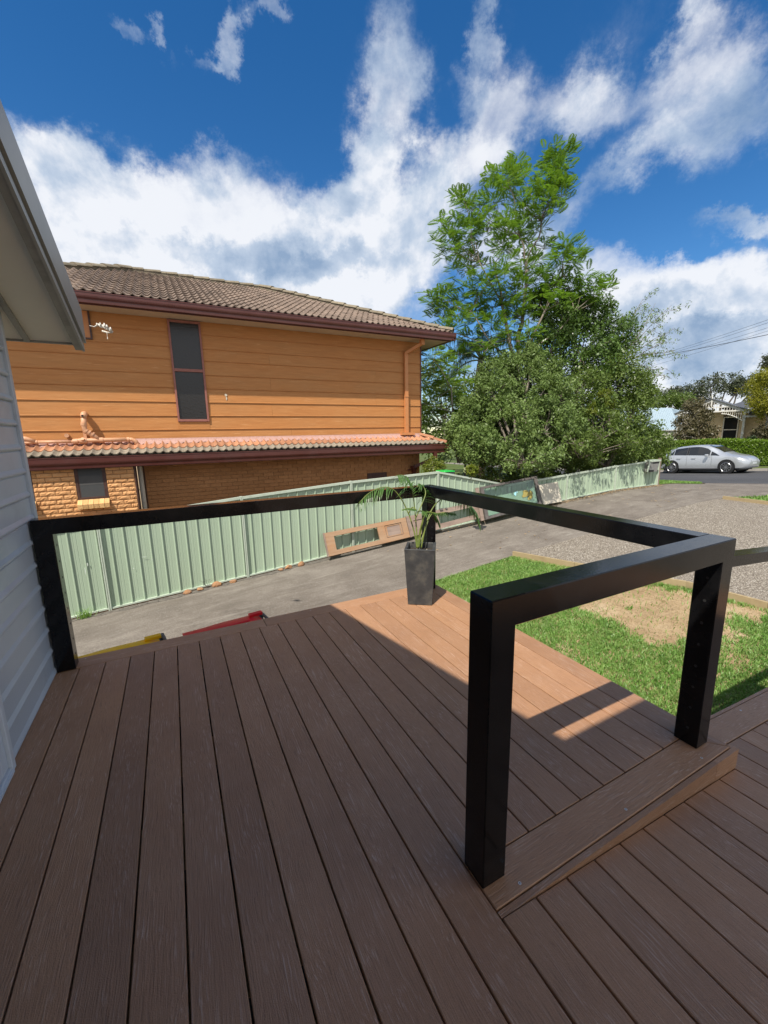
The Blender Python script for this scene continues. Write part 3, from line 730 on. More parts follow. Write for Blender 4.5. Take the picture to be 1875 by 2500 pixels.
# ------------------------------------------------------------------ things leaning on the fence
def onfence(px0, px1, px2, px3, yb=4.93, yt=None):
    """corner pixels BL, BR, TR, TL -> world corners, foot on the drive, head against the fence"""
    res = []
    for (p, foot) in ((px0, True), (px1, True), (px2, False), (px3, False)):
        w = at_y(p[0], p[1], yb) if foot else at_y(p[0], p[1], FY-.062)
        res.append(Vector(w))
    return res
def lerp2(c, u, v):
    BL, BR, TR, TL = c; return (BL*(1-u)+BR*u)*(1-v)+(TL*(1-u)+TR*u)*v
def slab(b, c, u0, u1, v0, v1, n, th0, th1):
    p = [lerp2(c, u, v)+n*th0 for u, v in ((u0,v0),(u1,v0),(u1,v1),(u0,v1))]+[lerp2(c, u, v)+n*th1 for u, v in ((u0,v0),(u1,v0),(u1,v1),(u0,v1))]
    return b.hexa(p)
c6 = lambda x, y: (650+x/2.765, 1120+y/2.765)
def nrm(c): return -((c[1]-c[0]).cross(c[3]-c[0])).normalized()
# first door
c = onfence(c6(420,662), c6(968,530), c6(935,398), c6(388,505), 4.90)
n = nrm(c)
if n.y > 0: n = -n
d1 = thing('wooden_door', 'old timber door with orange wood patches lying on its side against fence, one open panel', 'door', c[0])
def part(nm, u0,u1,v0,v1,a,b_,m,par): return obj(nm, slab(MB(), c, u0,u1,v0,v1,n,a,b_), m, par)
part('rail_board',0,1,0,.20,-.005,.035,M_oldwood,d1); part('rail_board',0,1,.80,1,-.005,.035,M_oldwood,d1)
part('end_board',0,.10,.201,.799,-.005,.033,M_oldwood,d1); part('end_board',.62,.71,.201,.799,-.005,.033,M_oldwood,d1); part('end_board',.93,1,.201,.799,-.005,.033,M_oldwood,d1)
part('door_panel',.7105,.9295,.201,.799,.0,.012,M_greywood,d1)
slabp = obj('panel_moulding', slab(slab(slab(slab(MB(), c,.72,.92,.73,.77,n,.012,.022), c,.72,.92,.23,.27,n,.012,.022), c,.72,.735,.271,.729,n,.012,.022), c,.905,.92,.271,.729,n,.012,.022), M_oldwood, d1)
part('edge_strip',-.012,0,-.01,1.01,-.005,.045,M_greywood,d1)
# second door
c = onfence(c6(975,528), c6(1462,395), c6(1420,290), c6(945,392), 4.93)
n = nrm(c); n = -n if n.y > 0 else n
d2 = thing('wooden_door', 'grey weathered timber door on its side behind the potted palm, missing two panels', 'door', c[0])
part('rail_board',0,1,0,.26,-.005,.03,M_greywood,d2); part('rail_board',0,1,.74,1,-.005,.03,M_greywood,d2)
part('end_board',0,.07,.261,.739,-.005,.028,M_greywood,d2); part('end_board',.30,.40,.261,.739,-.005,.028,M_greywood,d2); part('end_board',.90,1,.261,.739,-.005,.028,M_greywood,d2)
part('door_panel',.071,.299,.261,.739,.0,.010,M_greywood,d2)
part('edge_strip',-.012,0,-.02,1.02,-.005,.05,M_greywood,d2)
obj('hinge_block', slab(slab(MB(), c,.44,.48,.93,1.04,n,.03,.06), c,.52,.545,.93,1.02,n,.03,.055), M_darkwood, d2)
# framed window sheet
c4 = lambda x, y: (1150+x/3.318, 1080+y/3.318)
c = onfence(c4(115,628), c4(570,500), c4(525,275), c4(68,365), 4.80)
n = nrm(c); n = -n if n.y > 0 else n
wf = thing('window_frame', 'large dark timber framed window leaning on the fence below its sloping top', 'window frame', c[0])
part('frame_rail',0,1,0,.075,-.01,.04,M_darkwood,wf); part('frame_rail',0,1,.93,1,-.01,.04,M_darkwood,wf)
part('frame_stile',0,.05,.0755,.9295,-.01,.04,M_darkwood,wf); part('frame_stile',.945,1,.0755,.9295,-.01,.04,M_darkwood,wf)
part('frame_stile',-.07,-.02,0,1.0,-.01,.02,M_greywood,wf)
def paneglass():
    t = NT('clear_pane'); t.b.inputs['Base Color'].default_value = (.75,.86,.80,1)
    t.set(Roughness=.05, Transmission_Weight=0.0)
    tr = t.n('ShaderNodeBsdfTransparent'); tr.inputs[0].default_value = (.80,.88,.84,1); gl = t.n('ShaderNodeBsdfGlossy'); gl.inputs['Roughness'].default_value = .04
    ms = t.n('ShaderNodeMixShader'); ms.inputs[0].default_value = .07; t.l(tr.outputs[0], ms.inputs[1]); t.l(gl.outputs[0], ms.inputs[2]); t.l(ms.outputs[0], t.out.inputs[0]); return t.m
M_clear = paneglass()
part('glass_pane',.0505,.9445,.076,.929,.012,.016,M_clear,wf)
def stained():
    t = NT('milky_sheet_with_moss'); a = t.noise(t.pos(), 4, 6, .6); c_ = t.ramp(a, (.3,(.36,.44,.34)), (.7,(.46,.52,.42)))
    c_ = t.mix(t.rng(t.noise(t.pos(), 7, 6, .7), .56, .66, 0, .5), c_, (.27,.30,.20)); return t.set(Base_Color=c_, Roughness=.5)
sheetm = part('backing_sheet',.06,.93,.09,.62,-.006,.004,stained(),wf)
M_moss = pmat('yellow_moss', (.34,.27,.07), (.27,.24,.08), scale=30, rough=.9)
M_stick = pmat('light_blue_sticker', (.30,.60,.68), (.36,.66,.72), rough=.5)
def patch(nm, u, v, ru, rv, m, k=11, th=.0172, seed=1):
    r = random.Random(seed); pts = [lerp2(c, u+ru*math.cos(a)*r.uniform(.6,1.1), v+rv*math.sin(a)*r.uniform(.6,1.1))+n*th for a in [2*math.pi*i/k for i in range(k)]]
    return obj(nm, MB().prism(pts, n*.0012), m, wf)
for i, (u, v, ru, rv) in enumerate(((.75,.50,.06,.13),(.83,.42,.05,.16),(.80,.30,.04,.08),(.70,.42,.025,.06))): patch('moss_patch', u, v, ru, rv, M_moss, 13, .0172+.001*i, i)
patch('sticker', .565,.55,.022,.075,M_stick, 9, .0172, 5); patch('sticker', .60,.60,.014,.03,M_stick, 7, .0172, 8)
# cream sheet
c = onfence(c4(585,505), c4(735,480), c4(700,318), c4(545,345), 4.93)
n = nrm(c); n = -n if n.y > 0 else n
cs = thing('fibre_cement_sheet', 'cream square building sheet leaning on the fence beside the framed window', 'board', c[0])
part('sheet_board',0,1,0,1,0,.008,M_cream,cs)
# letterbox
lb = thing('letterbox', 'tilted grey metal letterbox on the street end of the fence', 'letterbox', (15.2,5.0,0))
L0 = Vector(at_y(1584,1152,4.98)); L1 = Vector(at_y(1604,1151,4.98)); L2 = Vector(at_y(1612,1122,4.98)); L3 = Vector(at_y(1590,1124,4.98))
M_lbox = pmat('galvanised_grey_metal', (.23,.225,.21), (.30,.295,.28), scale=12, rough=.5, metallic=.3)
c = [L0, L1, L2, L3]; n = Vector((0,-1,0))
obj('box_body', slab(MB(), c, 0,1,0,.86,Vector((0,1,0)),.0,.18), M_lbox, lb)
obj('box_lid', slab(MB(), c, -.04,1.04,.87,1.0,Vector((0,1,0)),-.03,.19), M_fencerail, lb)
obj('mail_slot', slab(MB(), c, .25,.95,.70,.80,Vector((0,1,0)),-.006,.0), M_hole, lb)
obj('newspaper_tube', slab(MB(), c, -.05,.45,-.02,.16,Vector((0,1,0)),-.03,-.002), M_hole, lb)
obj('side_flap', slab(MB(), c, -.16,-.05,.0,.92,Vector((0,1,0)),.0,.02), M_fencerail, lb)
# stones at the foot of the fence
def rockmesh(s, seed):
    bm = bmesh.new(); bmesh.ops.create_icosphere(bm, subdivisions=2, radius=1); r = random.Random(seed)
    k = [Vector((r.uniform(-1,1), r.uniform(-1,1), r.uniform(-1,1))).normalized() for _ in range(7)]
    for v in bm.verts:
        for q in k:
            d = v.co.dot(q)
            if d > .62: v.co -= q*(d-.62)*.9
        v.co = Vector((v.co.x*s, v.co.y*s*.7, v.co.z*s*.62))
    me = bpy.data.meshes.new('stone'); bm.to_mesh(me); bm.free(); return me
c1 = lambda x, y: (120+x/3.318, 1200+y/3.318); c2 = lambda x, y: (420+x/3.318, 1140+y/3.318)
stl = ['low brown stone at the fence foot, nearest the grass tuft', 'thin flat pale stone, second along the fence foot', 'orange wedge stone with a weed behind it at the fence foot', 'small grey brown stone just left of a fence post', 'small pale stone leftmost of three by the old door', 'brown angular stone, middle of three near the old door', 'large orange stone nearest the old timber door']
for i, (p, s) in enumerate([(c1(1115,806),.085),(c1(1225,785),.07),(c1(1352,748),.11),(c1(1487,714),.075),(c2(878,822),.065),(c2(940,800),.09),(c2(1048,775),.10)]):
    w = at_y(p[0], p[1], 5.05); st = link('stone', rockmesh(s, 40+i), M_rock); st.location = (w[0], 5.05, G(w[0], 5.05)+s*.33); st.rotation_euler = (0,0,random.uniform(-.5,.5))
    tag(st, stl[i], 'stone', 'stones along the foot of the fence')

# ------------------------------------------------------------------ wheelie bins below the deck edge
M_binbody = pmat('dark_green_bin_plastic', (.07,.09,.085), (.085,.105,.10), scale=5, rough=.45)
def lidmat(nm, c): return pmat(nm, c, tuple(x*.85 for x in c), scale=6, rough=.42, dirt=(tuple(x*.45 for x in c), .18), dscale=8)
M_lidY = lidmat('yellow_bin_lid', (1.0,.56,.005)); M_lidR = lidmat('red_bin_lid', (.80,.018,.03)); M_lidG = lidmat('lime_bin_lid', (.03,.50,.07))
def wheelie(label, loc, rz_, ml):
    """origin on the ground; hinge and handle at +x"""
    t = bpy.data.objects.new('wheelie_bin', None); COL.objects.link(t); t.location = loc; t.rotation_euler = (0,0,rz_); tag(t, label, 'bin')
    def pt(nm, b, m, par=t, **k): 
        o = obj(nm, b, m, None, **k); o.parent = par; return o
    b = MB().hexa([(-.24,-.22,.06),(.26,-.22,.06),(.26,.22,.06),(-.24,.22,.06),(-.36,-.285,.965),(.31,-.285,.965),(.31,.285,.965),(-.36,.285,.965)])
    b.box(-.375,.325,-.30,.30,.966,.99)
    pt('body', b, M_binbody)
    l = MB(); nx, ny = 9, 7; vs = []; fs = []
    for i in range(nx):
        for j in range(ny):
            u, v = i/(nx-1), j/(ny-1); x = -.385+.70*u; y = -.305+.61*v
            e = min(1, min(u*(nx-1), (1-u)*(nx-1), v*(ny-1), (1-v)*(ny-1)))
            zz = .992+(0 if e == 0 else .032+.035*math.sin(math.pi*min(u*1.05,1))*math.sin(math.pi*v))
            vs.append((x, y, zz))
    for i in range(nx-1):
        for j in range(ny-1): fs.append((i*ny+j, (i+1)*ny+j, (i+1)*ny+j+1, i*ny+j+1))
    l.add(vs, fs); l.box(-.385,.315,-.306,.306,.985,.9915)
    lid = pt('lid', l, ml, angle=40)
    pt('lid_rib', MB().cbox(.20,.33,-.20,-.15,1.03,1.062,.004).cbox(.20,.33,.15,.20,1.03,1.062,.004).cbox(-.30,.15,-.012,.012,1.072,1.088,.004), ml, lid)
    pt('handle', MB().tube([(.355,-.24,1.0),(.355,.24,1.0)], .015, 8).cbox(.316,.365,-.30,-.24,.93,1.015,.006).cbox(.316,.365,.24,.30,.93,1.015,.006), M_binbody, smooth=False)
    for s in (-1,1): pt('wheel', MB().tube([(.27,s*.25,.10),(.27,s*.30,.10)], .10, 18), M_darkwood)
    return t
wheelie('red lidded wheelie bin standing just below the deck edge', (1.02,.68,G(1.02,.62)+.05), math.radians(9), M_lidR)
wheelie('yellow lidded wheelie bin below the deck edge near the grey wall', (.12,.68,G(.13,.6)+.10), math.radians(8), M_lidY)

# ------------------------------------------------------------------ neighbour's house
nh = thing('orange_house', 'two storey neighbour house, orange boards over tan brick with brown tiled roofs', 'house', (2,7,-1.5))
WY7 = 7.0; HX0, HX1 = -4.5, 7.045
def hp(nm, b, m, par=nh, **k): return obj(nm, b, m, par, **k)
hp('wall', MB().box(HX0, HX1-.02, WY7+.02, 14.5, 1.0, 3.9), M_mortar)
hp('wall', MB().box(.06, 7.04, 7.06, 14.4, -2, 1.0), M_mortar)
hp('wall', MB().box(HX0, -.045, 6.612, 7.059, -2, .995), M_mortar)
# boards: overlapping lengths, broken at the window
bz = [1.36,1.644,1.934,2.225,2.52,2.805,3.10,3.345,3.634,3.90]
joints = {0: [3.327], 1: [], 2: [2.898], 3: [5.643], 4: [2.901], 5: [5.655], 6: [2.905], 7: [], 8: []}
WX0, WX1, WZ0, WZ1 = .870, 1.490, 1.815, 3.90
for i in range(9):
    z0, z1 = bz[i], bz[i+1]
    if i == 1: hp('wall_board', MB().box(WX0-.003, WX1+.003, WY7-.022, WY7+.019, z0, WZ0-.003), M_oboard)
    segs = [(HX0, HX1-.022)]
    if z1 > WZ0+.06: segs = [(HX0, WX0-.004), (WX1+.004, HX1-.022)]
    out_ = []
    for a, b_ in segs:
        cuts = [a]+[j for j in joints[i] if a < j < b_]+[b_]
        out_ += [(cuts[q]+(.0015 if q else 0), cuts[q+1]-(.0015 if q+2 < len(cuts) else 0)) for q in range(len(cuts)-1)]
    for a, b_ in out_:
        top = min(z1+.012, 3.899)
        b = MB().prism([(a, WY7+.019, z0), (a, WY7-.024, z0), (a, WY7-.024, z0+.010), (a, WY7-.018, z0+.014), (a, WY7-.004, top), (a, WY7+.019, top)], (b_-a, 0, 0))
        hp('wall_board', b, M_oboard)
hp('corner_strip', MB().cbox(HX1-.022, HX1+.012, WY7-.030, WY7+.03, 1.36, 3.9, .003), M_gutter)
hp('side_wall', MB().box(HX1-.0195, HX1+.006, WY7+.031, 14.5, 1.3, 3.9), M_opaint)
# tall window
win = hp('window', MB().cbox(WX0-.004, WX0+.035, WY7-.050, WY7+.018, WZ0, 3.885, .003).cbox(WX1-.035, WX1+.004, WY7-.050, WY7+.018, WZ0, 3.885, .003).cbox(WX0+.0355, WX1-.0355, WY7-.050, WY7+.018, WZ0, WZ0+.05, .003).cbox(WX0+.0355, WX1-.0355, WY7-.046, WY7+.018, 2.855, 2.915, .003).cbox(WX0+.0355, WX1-.0355, WY7-.050, WY7+.018, 3.835, 3.885, .003), M_pinkframe)
hp('pane', MB().box(WX0+.0356, WX1-.0356, WY7-.012, WY7-.006, WZ0+.051, 2.854), M_glassobs, win)
hp('pane', MB().box(WX0+.0356, WX1-.0356, WY7-.012, WY7-.006, 2.916, 3.834), M_glassobs, win)
w2 = hp('window', MB().cbox(-1.05, -.46, WY7-.05, WY7+.018, 3.375, 3.405, .003).cbox(-.49, -.46, WY7-.05, WY7+.018, 3.4055, 3.89, .003).cbox(-1.05, -1.02, WY7-.05, WY7+.018, 3.4055, 3.89, .003), M_brownframe)
hp('pane', MB().box(-1.0195, -.4905, WY7-.03, WY7-.024, 3.4056, 3.89), M_opaint, w2)
# upper eave
SO = 3.90; GY = 6.385
hp('soffit', MB().box(HX0-.6, 7.66, GY+.02, WY7+.02, SO, SO+.012).box(HX1-.02, 7.66, WY7+.021, 14.6, SO, SO+.012), M_nsoffit)
for x in (2.9, 5.33): hp('soffit_batten', MB().box(x-.012, x+.012, GY+.022, WY7-.032, SO-.006, SO-.0005), M_nsoffit)
def gutter(nm, xa, xb, yo, z0, z1, m=M_gutter, side=None):
    pr = [(yo+.115, z0+.01), (yo+.09, z0), (yo+.035, z0), (yo+.030, z0+.055), (yo+.012, z0+.085), (yo+.006, z0+.11), (yo+.006, z1-.02), (yo, z1-.018), (yo, z1), (yo+.014, z1), (yo+.014, z1-.012), (yo+.020, z0+.1), (yo+.05, z0+.03), (yo+.115, z0+.03)]
    return hp(nm, MB().prism([(xa, y, z) for y, z in pr], (xb-xa, 0, 0)), m)
gutter('gutter', HX0-.7, 7.745, GY-.075, SO-.015, SO+.165)
hp('fascia', MB().box(HX0-.6, 7.655, GY+.041, GY+.06, SO-.03, SO+.16), M_gutter)
pr = [(7.745-.115, SO-.005), (7.745-.09, SO-.015), (7.745-.035, SO-.015), (7.745-.03, SO+.04), (7.745, SO+.07), (7.745, SO+.165), (7.73, SO+.165), (7.72, SO+.02), (7.63, SO+.02)]
hp('gutter', MB().prism([(x, GY-.065, z) for x, z in pr], (0, 8.2, 0)), M_gutter)
# downpipe of the upper gutter
DX = 6.54
dp = hp('downpipe', MB().bar((DX,6.93,1.50),(DX,6.93,3.60),.10,.07,(0,1,0)).bar((DX,6.93,3.58),(6.86,6.62,3.80),.10,.07,(0,0,1)).box(6.80,6.90,6.56,6.66,3.76,3.897), M_opaint)
hp('pipe_bracket', MB().box(DX-.056,DX+.056,6.885,6.97,2.45,2.475), M_opaint, dp)
hp('spreader', MB().box(DX-.19,DX+.22,6.84,6.965,1.43,1.499), M_opaint, dp)

# roof tiles
MP = .42663; ANG = math.atan(MP)
def tile_mesh(name, w=.300, l=.405, th=.022):
    n = 13; V = []; F = []
    def h(u):
        return .040*max(0, math.cos(2*math.pi*(u*2)))**1.0 if True else 0
    for r, (y, dz) in enumerate(((0, .030), (0, .030+th), (.012, .034+th), (l, th))):
        for i in range(n):
            u = i/(n-1); x = (u-.5)*w; z = h(u-.25)
            V.append((x, y, z+dz))
    for r in range(3):
        for i in range(n-1): F.append((r*n+i, r*n+i+1, (r+1)*n+i+1, (r+1)*n+i))
    me = bpy.data.meshes.new(name); me.from_pydata(V, [], F); me.update(); me.polygons.foreach_set('use_smooth', [True]*len(me.polygons)); me.set_sharp_from_angle(angle=math.radians(50)); return me
tm = tile_mesh('roof_tile')
EX = .325   # exposed length on the slope
E0y, E0z = GY-.04, SO+.135
ridgeY = 10.507; ridgeZ = 5.80
def slope_z(y, base=(E0y, E0z)): return base[1]+(y-base[0])*MP
rf = hp('roof', MB().hexa([(-5.2,E0y+.05,slope_z(E0y+.05)),(7.66,E0y+.05,slope_z(E0y+.05)),(7.66,14.7,slope_z(E0y+.05)),(-5.2,14.7,slope_z(E0y+.05)),
   (.158,ridgeY,slope_z(ridgeY)),(3.543,ridgeY,slope_z(ridgeY)),(3.543,ridgeY+.02,slope_z(ridgeY)),(.158,ridgeY+.02,slope_z(ridgeY))]), M_tile)
cands = []
for r in range(14):
    s = r*EX; y = E0y+s*math.cos(ANG); z = E0z+s*math.sin(ANG)
    xr = 7.72-(y+.16-E0y); xl = -3.95+(y+.16-E0y) if False else .158-(ridgeY-y-.16)
    i = 0; x = -4.1+.15
    while x < xr-.06:
        if x > xl+.05: cands.append((x, y, z))
        x += .300
vis = []
for x, y, z in cands:
    q = RM @ (np.array([x, y, z])-CAM); px = 937.5+FPX*q[0]/q[2]
    py = 1250-FPX*q[1]/q[2]
    lim = 160+(py-560)*.2
    vis.append((0 if px > lim else 1, -1/q[2], x, y, z))
vis.sort()
tm.materials.append(M_tile)
for k_, (a, b_, x, y, z) in enumerate(vis[:300]):
    o = link('roof_tile', tm, None, rf); o.location = (x+random.uniform(-.003,.003), y, z+random.uniform(-.003,.004)); o.rotation_euler = (ANG, 0, random.uniform(-.008,.008))
if len(vis) > 300:
    tv = np.array([v.co[:] for v in tm.vertices]); tf = [tuple(p.vertices) for p in tm.polygons]; Rx = np.array(Matrix.Rotation(ANG, 3, 'X')); b = MB()
    for a, b_, x, y, z in vis[300:]: b.add((tv @ Rx.T)+np.array([x, y, z]), tf)
    hp('roof_tile_field', b, M_tile, rf, smooth=True, kind='stuff')
def cap_run(a, b_, n, par, m=M_cap, r=.125, nm='ridge_tile', ln=None):
    a = Vector(a); b_ = Vector(b_); d = (b_-a)/n; t = d.normalized(); sd = t.cross(Vector((0,0,1))).normalized(); up = sd.cross(t)
    for i in range(n):
        p = a+d*i; q = a+d*(i+1.07); V = []; F = []; k = 8
        for j, (e, rr) in enumerate(((p, r*1.10), (p, r*.97), (q, r*.97), (p, r*1.10), (q, r*.98))):
            for s in range(k+1):
                an = math.pi*s/k; V.append(e+sd*math.cos(an)*rr*1.05+up*(math.sin(an)*rr*.62-.03+(.02 if j in (0,3) else 0)))
        for s in range(k):
            F.append((s, s+1, k+1+s+1, k+1+s)); F.append((3*(k+1)+s, 3*(k+1)+s+1, 4*(k+1)+s+1, 4*(k+1)+s))
        o = obj(nm, MB().add(V, F), m, par, smooth=True)
cap_run((7.68, E0y+.03, E0z+.10), (3.60, ridgeY-.05, slope_z(ridgeY)+.10), 15, rf)
cap_run((3.75, ridgeY, slope_z(ridgeY)+.085), (.10, ridgeY, slope_z(ridgeY)+.085), 9, rf)
cap_run((-3.9, E0y+.1, E0z+.10), (.158, ridgeY-.05, slope_z(ridgeY)+.10), 15, rf)
hp('hip_mortar', MB().bar((7.66,E0y+.03,E0z+.055),(3.56,ridgeY-.03,slope_z(ridgeY)+.055),.19,.09).bar((3.56,ridgeY,slope_z(ridgeY)+.04),(.1,ridgeY,slope_z(ridgeY)+.04),.24,.12).bar((.158,ridgeY-.03,slope_z(ridgeY)+.04),(-3.9,E0y+.1,E0z+.055),.22,.11), M_cap, rf)

# lower skirt roof: two courses of tiles between gutter and wall
LZ = 1.065; LGY = 6.515
gutter('gutter', HX0, 7.63, LGY-.075, .934, 1.150)
hp('fascia', MB().box(HX0, 7.44, LGY+.041, LGY+.06, .92, 1.14), M_gutter)
hp('soffit', MB().box(HX0, 7.44, LGY+.061, 7.059, .955, .967), M_brownframe)
pr = [(7.63-.115, .945), (7.63-.09, .935), (7.63-.035, .935), (7.63-.03, .99), (7.63, 1.03), (7.63, 1.15), (7.615, 1.15), (7.605, .965), (7.515, .965)]
hp('gutter', MB().prism([(x, LGY-.065, z) for x, z in pr], (0, 7.2, 0)), M_gutter)
LE = (LGY-.06, 1.152)
lrf = hp('skirt_roof', MB().prism([(HX0, LGY+.065, .97),(HX0, LGY+.065, slope_z(LGY+.065, LE)-.0),(HX0, 6.99, slope_z(6.99, LE)),(HX0, 6.99, .97)], (7.02-HX0,0,0)), M_tileG)
tmO = tile_mesh('skirt_tile'); tmO.materials.append(M_tileO); tmG = tile_mesh('skirt_tile', l=.36); tmG.materials.append(M_tileG)
for r, (me, off) in enumerate(((tmG, 0), (tmO, .215))):
    y = LE[0]+off*math.cos(ANG); z = LE[1]+off*math.sin(ANG)-.012
    x = HX0+.15
    while x < 7.38-(y-LE[0]):
        if x > -2.2:
            o = link('skirt_tile', me, None, lrf); o.location = (x+random.uniform(-.003,.003), y, z+random.uniform(-.002,.003)); o.rotation_euler = (ANG, 0, random.uniform(-.01,.01))
        x += .300
b = MB(); vs = []; fs = []
N = 150
for i in range(N+1):
    x = -2.3+(7.0+2.3)*i/N; ph = math.sin(2*math.pi*(x+.0)/.15)
    ys = 6.985-.02; yl = 6.885-.03*abs(math.sin(x*9.4))-.02*math.sin(x*3.3)
    vs += [(x, ys, slope_z(6.97, LE)+.10), (x, ys-.01, slope_z(6.95, LE)+.062+.012*ph), (x, yl, slope_z(yl, LE)+.048+.020*ph), (x, yl-.004, slope_z(yl, LE)+.03+.020*ph)]
    if i:
        for q in range(3): fs.append((4*i-4+q, 4*i+q, 4*i+q+1, 4*i-3+q))
hp('lead_flashing', MB().add(vs, fs), M_pink, lrf, smooth=True)
cap_run((7.57, LE[0]+.02, LE[1]+.05), (7.04, 6.97, 1.45), 2, lrf, M_tileO, .10)
hp('skirt_side', MB().add([(7.57,LE[0]+.02,LE[1]+.01),(7.57,14,LE[1]+.01),(7.03,14,1.40),(7.03,6.95,1.42)], [(0,1,2,3)]), M_tileO, lrf)
# lower downpipe, dark, at the corner
hp('downpipe', MB().bar((7.2,6.50,.94),(7.2,6.50,.78),.10,.08,(0,1,0)).bar((7.2,6.50,.80),(6.80,6.98,.52),.10,.08).bar((6.80,6.98,.56),(6.80,6.98,-1.2),.10,.08,(0,1,0)).box(6.72,6.88,6.92,7.03,.46,.56).box(6.62,6.72,6.98,7.03,.44,.47), M_gutter)
hp('vent', MB().box(5.36,5.95,7.035,7.052,.10,.42), M_brownframe)
hp('gate_post', MB().cbox(5.86,5.96,6.3,6.38,-1.2,.30,.003), M_lbox)
# pale downpipe in the recess
hp('downpipe', MB().tube([(.045,6.90,-1.6),(.045,6.90,.965)], .048, 14).box(-.03,.045,6.89,6.91,.40,.42), M_pipeW)
hp('recess_trim', MB().cbox(-.044,-.022,6.58,7.02,-1.6,.95,.002).cbox(.10,.115,6.99,7.05,-1.6,.95,.002), M_brownframe)

# lower windows and brick sills
def lower_window(x0, x1, z0):
    w = hp('window', MB().cbox(x0, x0+.04, 6.600, 6.66, z0, .95, .002).cbox(x1-.04, x1, 6.600, 6.66, z0, .95, .002).cbox(x0+.0405, x1-.0405, 6.600, 6.66, z0, z0+.04, .002).cbox(x0+.0405, x0+.060, 6.606, 6.65, z0+.0405, .95, .002).cbox(x1-.060, x1-.0405, 6.606, 6.65, z0+.0405, .95, .002), M_brownframe)
    hp('fly_screen', MB().box(x0+.0602, x1-.0602, 6.6065, 6.6095, z0+.041, .95), M_screen, w)
    hp('blind', MB().box(x0+.0602, x1-.0602, 6.6045, 6.6060, .60, .78), M_blind, w)
    n = 6; wd = (x1-x0+.02)/n
    for i in range(n):
        a = x0-.012+i*wd+.003; b_ = a+wd-.006
        hp('sill_brick', MB().hexa([(a,6.492,z0-.175),(b_,6.492,z0-.175),(b_,6.61,z0-.155),(a,6.61,z0-.155),(a,6.485,z0-.088),(b_,6.485,z0-.088),(b_,6.60,z0-.006),(a,6.60,z0-.006)]), M_sill, w)
    return w
lower_window(-1.03,-.525,.325); lower_window(-2.25,-1.675,.36)
# bricks, recessed mortar joints
def brickmesh(nm, l, h, rock, m, seed=0):
    bm = bmesh.new(); r = random.Random(seed); nx, nz = (6, 3) if rock else (1, 1); V = []; 
    b = MB(); vs = []; fs = []
    for i in range(nx+1):
        for j in range(nz+1):
            e = i in (0, nx) or j in (0, nz)
            vs.append(((i/nx-.5)*l, -(.0 if e else (r.uniform(.004,.016) if rock else 0)), (j/nz-.5)*h))
    for i in range(nx):
        for j in range(nz): fs.append((i*(nz+1)+j, (i+1)*(nz+1)+j, (i+1)*(nz+1)+j+1, i*(nz+1)+j+1))
    b.add(vs, fs); c_ = .012
    o = [(-l/2,0,-h/2),(l/2,0,-h/2),(l/2,0,h/2),(-l/2,0,h/2)]; k = [(x,c_+.012,z) for x,y,z in o]
    b.add(o+k, [(0,4,5,1),(1,5,6,2),(2,6,7,3),(3,7,4,0)])
    me = bpy.data.meshes.new(nm); me.from_pydata(b.v, [], b.f); me.update(); me.materials.append(m); bm.free(); return me
CH_ = .0862
rockb = [brickmesh('brick', .230, .0745, True, M_brickR, s) for s in range(4)]; rockh = [brickmesh('brick', .110, .0745, True, M_brickR, s+9) for s in range(2)]
smb = brickmesh('brick', .231, .0775, False, M_brickS)
bcount = 0; over = MB()
def put(me, x, y, z, xa=-99, xb=99, l=.23):
    global bcount
    a, b_ = max(x-l/2, xa), min(x+l/2, xb)
    if b_-a < .03: return
    s = (b_-a)/l
    q = RM @ (np.array([x, y, z])-CAM); py = 1250-FPX*q[1]/q[2]; px = 937.5+FPX*q[0]/q[2]
    if bcount < 300 and z > -.12 and px > 40:
        o = link('brick', me, None, nh); o.location = ((a+b_)/2, y, z); o.scale = (s, 1, 1); bcount += 1
    else:
        tv = [((v.co.x*s)+(a+b_)/2, v.co.y+y, v.co.z+z) for v in me.vertices]; over.add(tv, [tuple(p.vertices) for p in me.polygons])
overR = MB(); keep = over
def wallbricks(meshes, y, xa, xb, ztop, zbot, holes, phase):
    r = 0; z = ztop-CH_/2
    while z > zbot:
        x = xb-.12 if r % 2 == phase else xb-.0
        xs = []
        while x > xa-.12: xs.append(x); x -= .24
        for x in xs:
            segs = [(xa, xb)]
            for hx0, hx1, hz0, hz1 in holes:
                if hz0 < z < hz1: segs = [t for s_ in segs for t in ((s_[0], min(s_[1], hx0)), (max(s_[0], hx1), s_[1])) if t[1] > t[0]]
            for sa, sb in segs: put(random.choice(meshes), x, y, z, sa, sb)
        z -= CH_; r += 1
over = overR
wallbricks(rockb, 6.596, -2.9, -.046, .950, -.45, [(-1.034,-.521,.30,1.0),(-1.045,-.51,.15,.33),(-2.254,-1.671,.33,1.0),(-2.27,-1.66,.185,.37)], 0)
hp('brick_field', overR, M_brickR, kind='stuff')
over = MB()
# nearer (larger) bricks are placed first
wallbricks([smb], 7.045, .115, 7.03, .945, -.5, [(5.35,5.96,.09,.43)], 1)
hp('brick_field', over, M_brickS, kind='stuff')
hp('brick_base', MB().box(HX0,-.046,6.60,6.611,-2,-.44).box(.06,7.04,7.048,7.0595,-2,-.49), M_brickS)
_m = Vector(at_y(552, 968, WY7-.0245)); _r = random.Random(4)
for dx, dz, rx_, rz_ in ((0,.03,.035,.03),(.005,-.04,.014,.045)):
    hp('paint_mark', MB().prism([(_m.x+dx+rx_*math.cos(a)*_r.uniform(.6,1.2), WY7-.0265, _m.z+dz+rz_*math.sin(a)*_r.uniform(.6,1.2)) for a in [2*math.pi*i/11 for i in range(11)]], (0,.001,0)), M_cream)
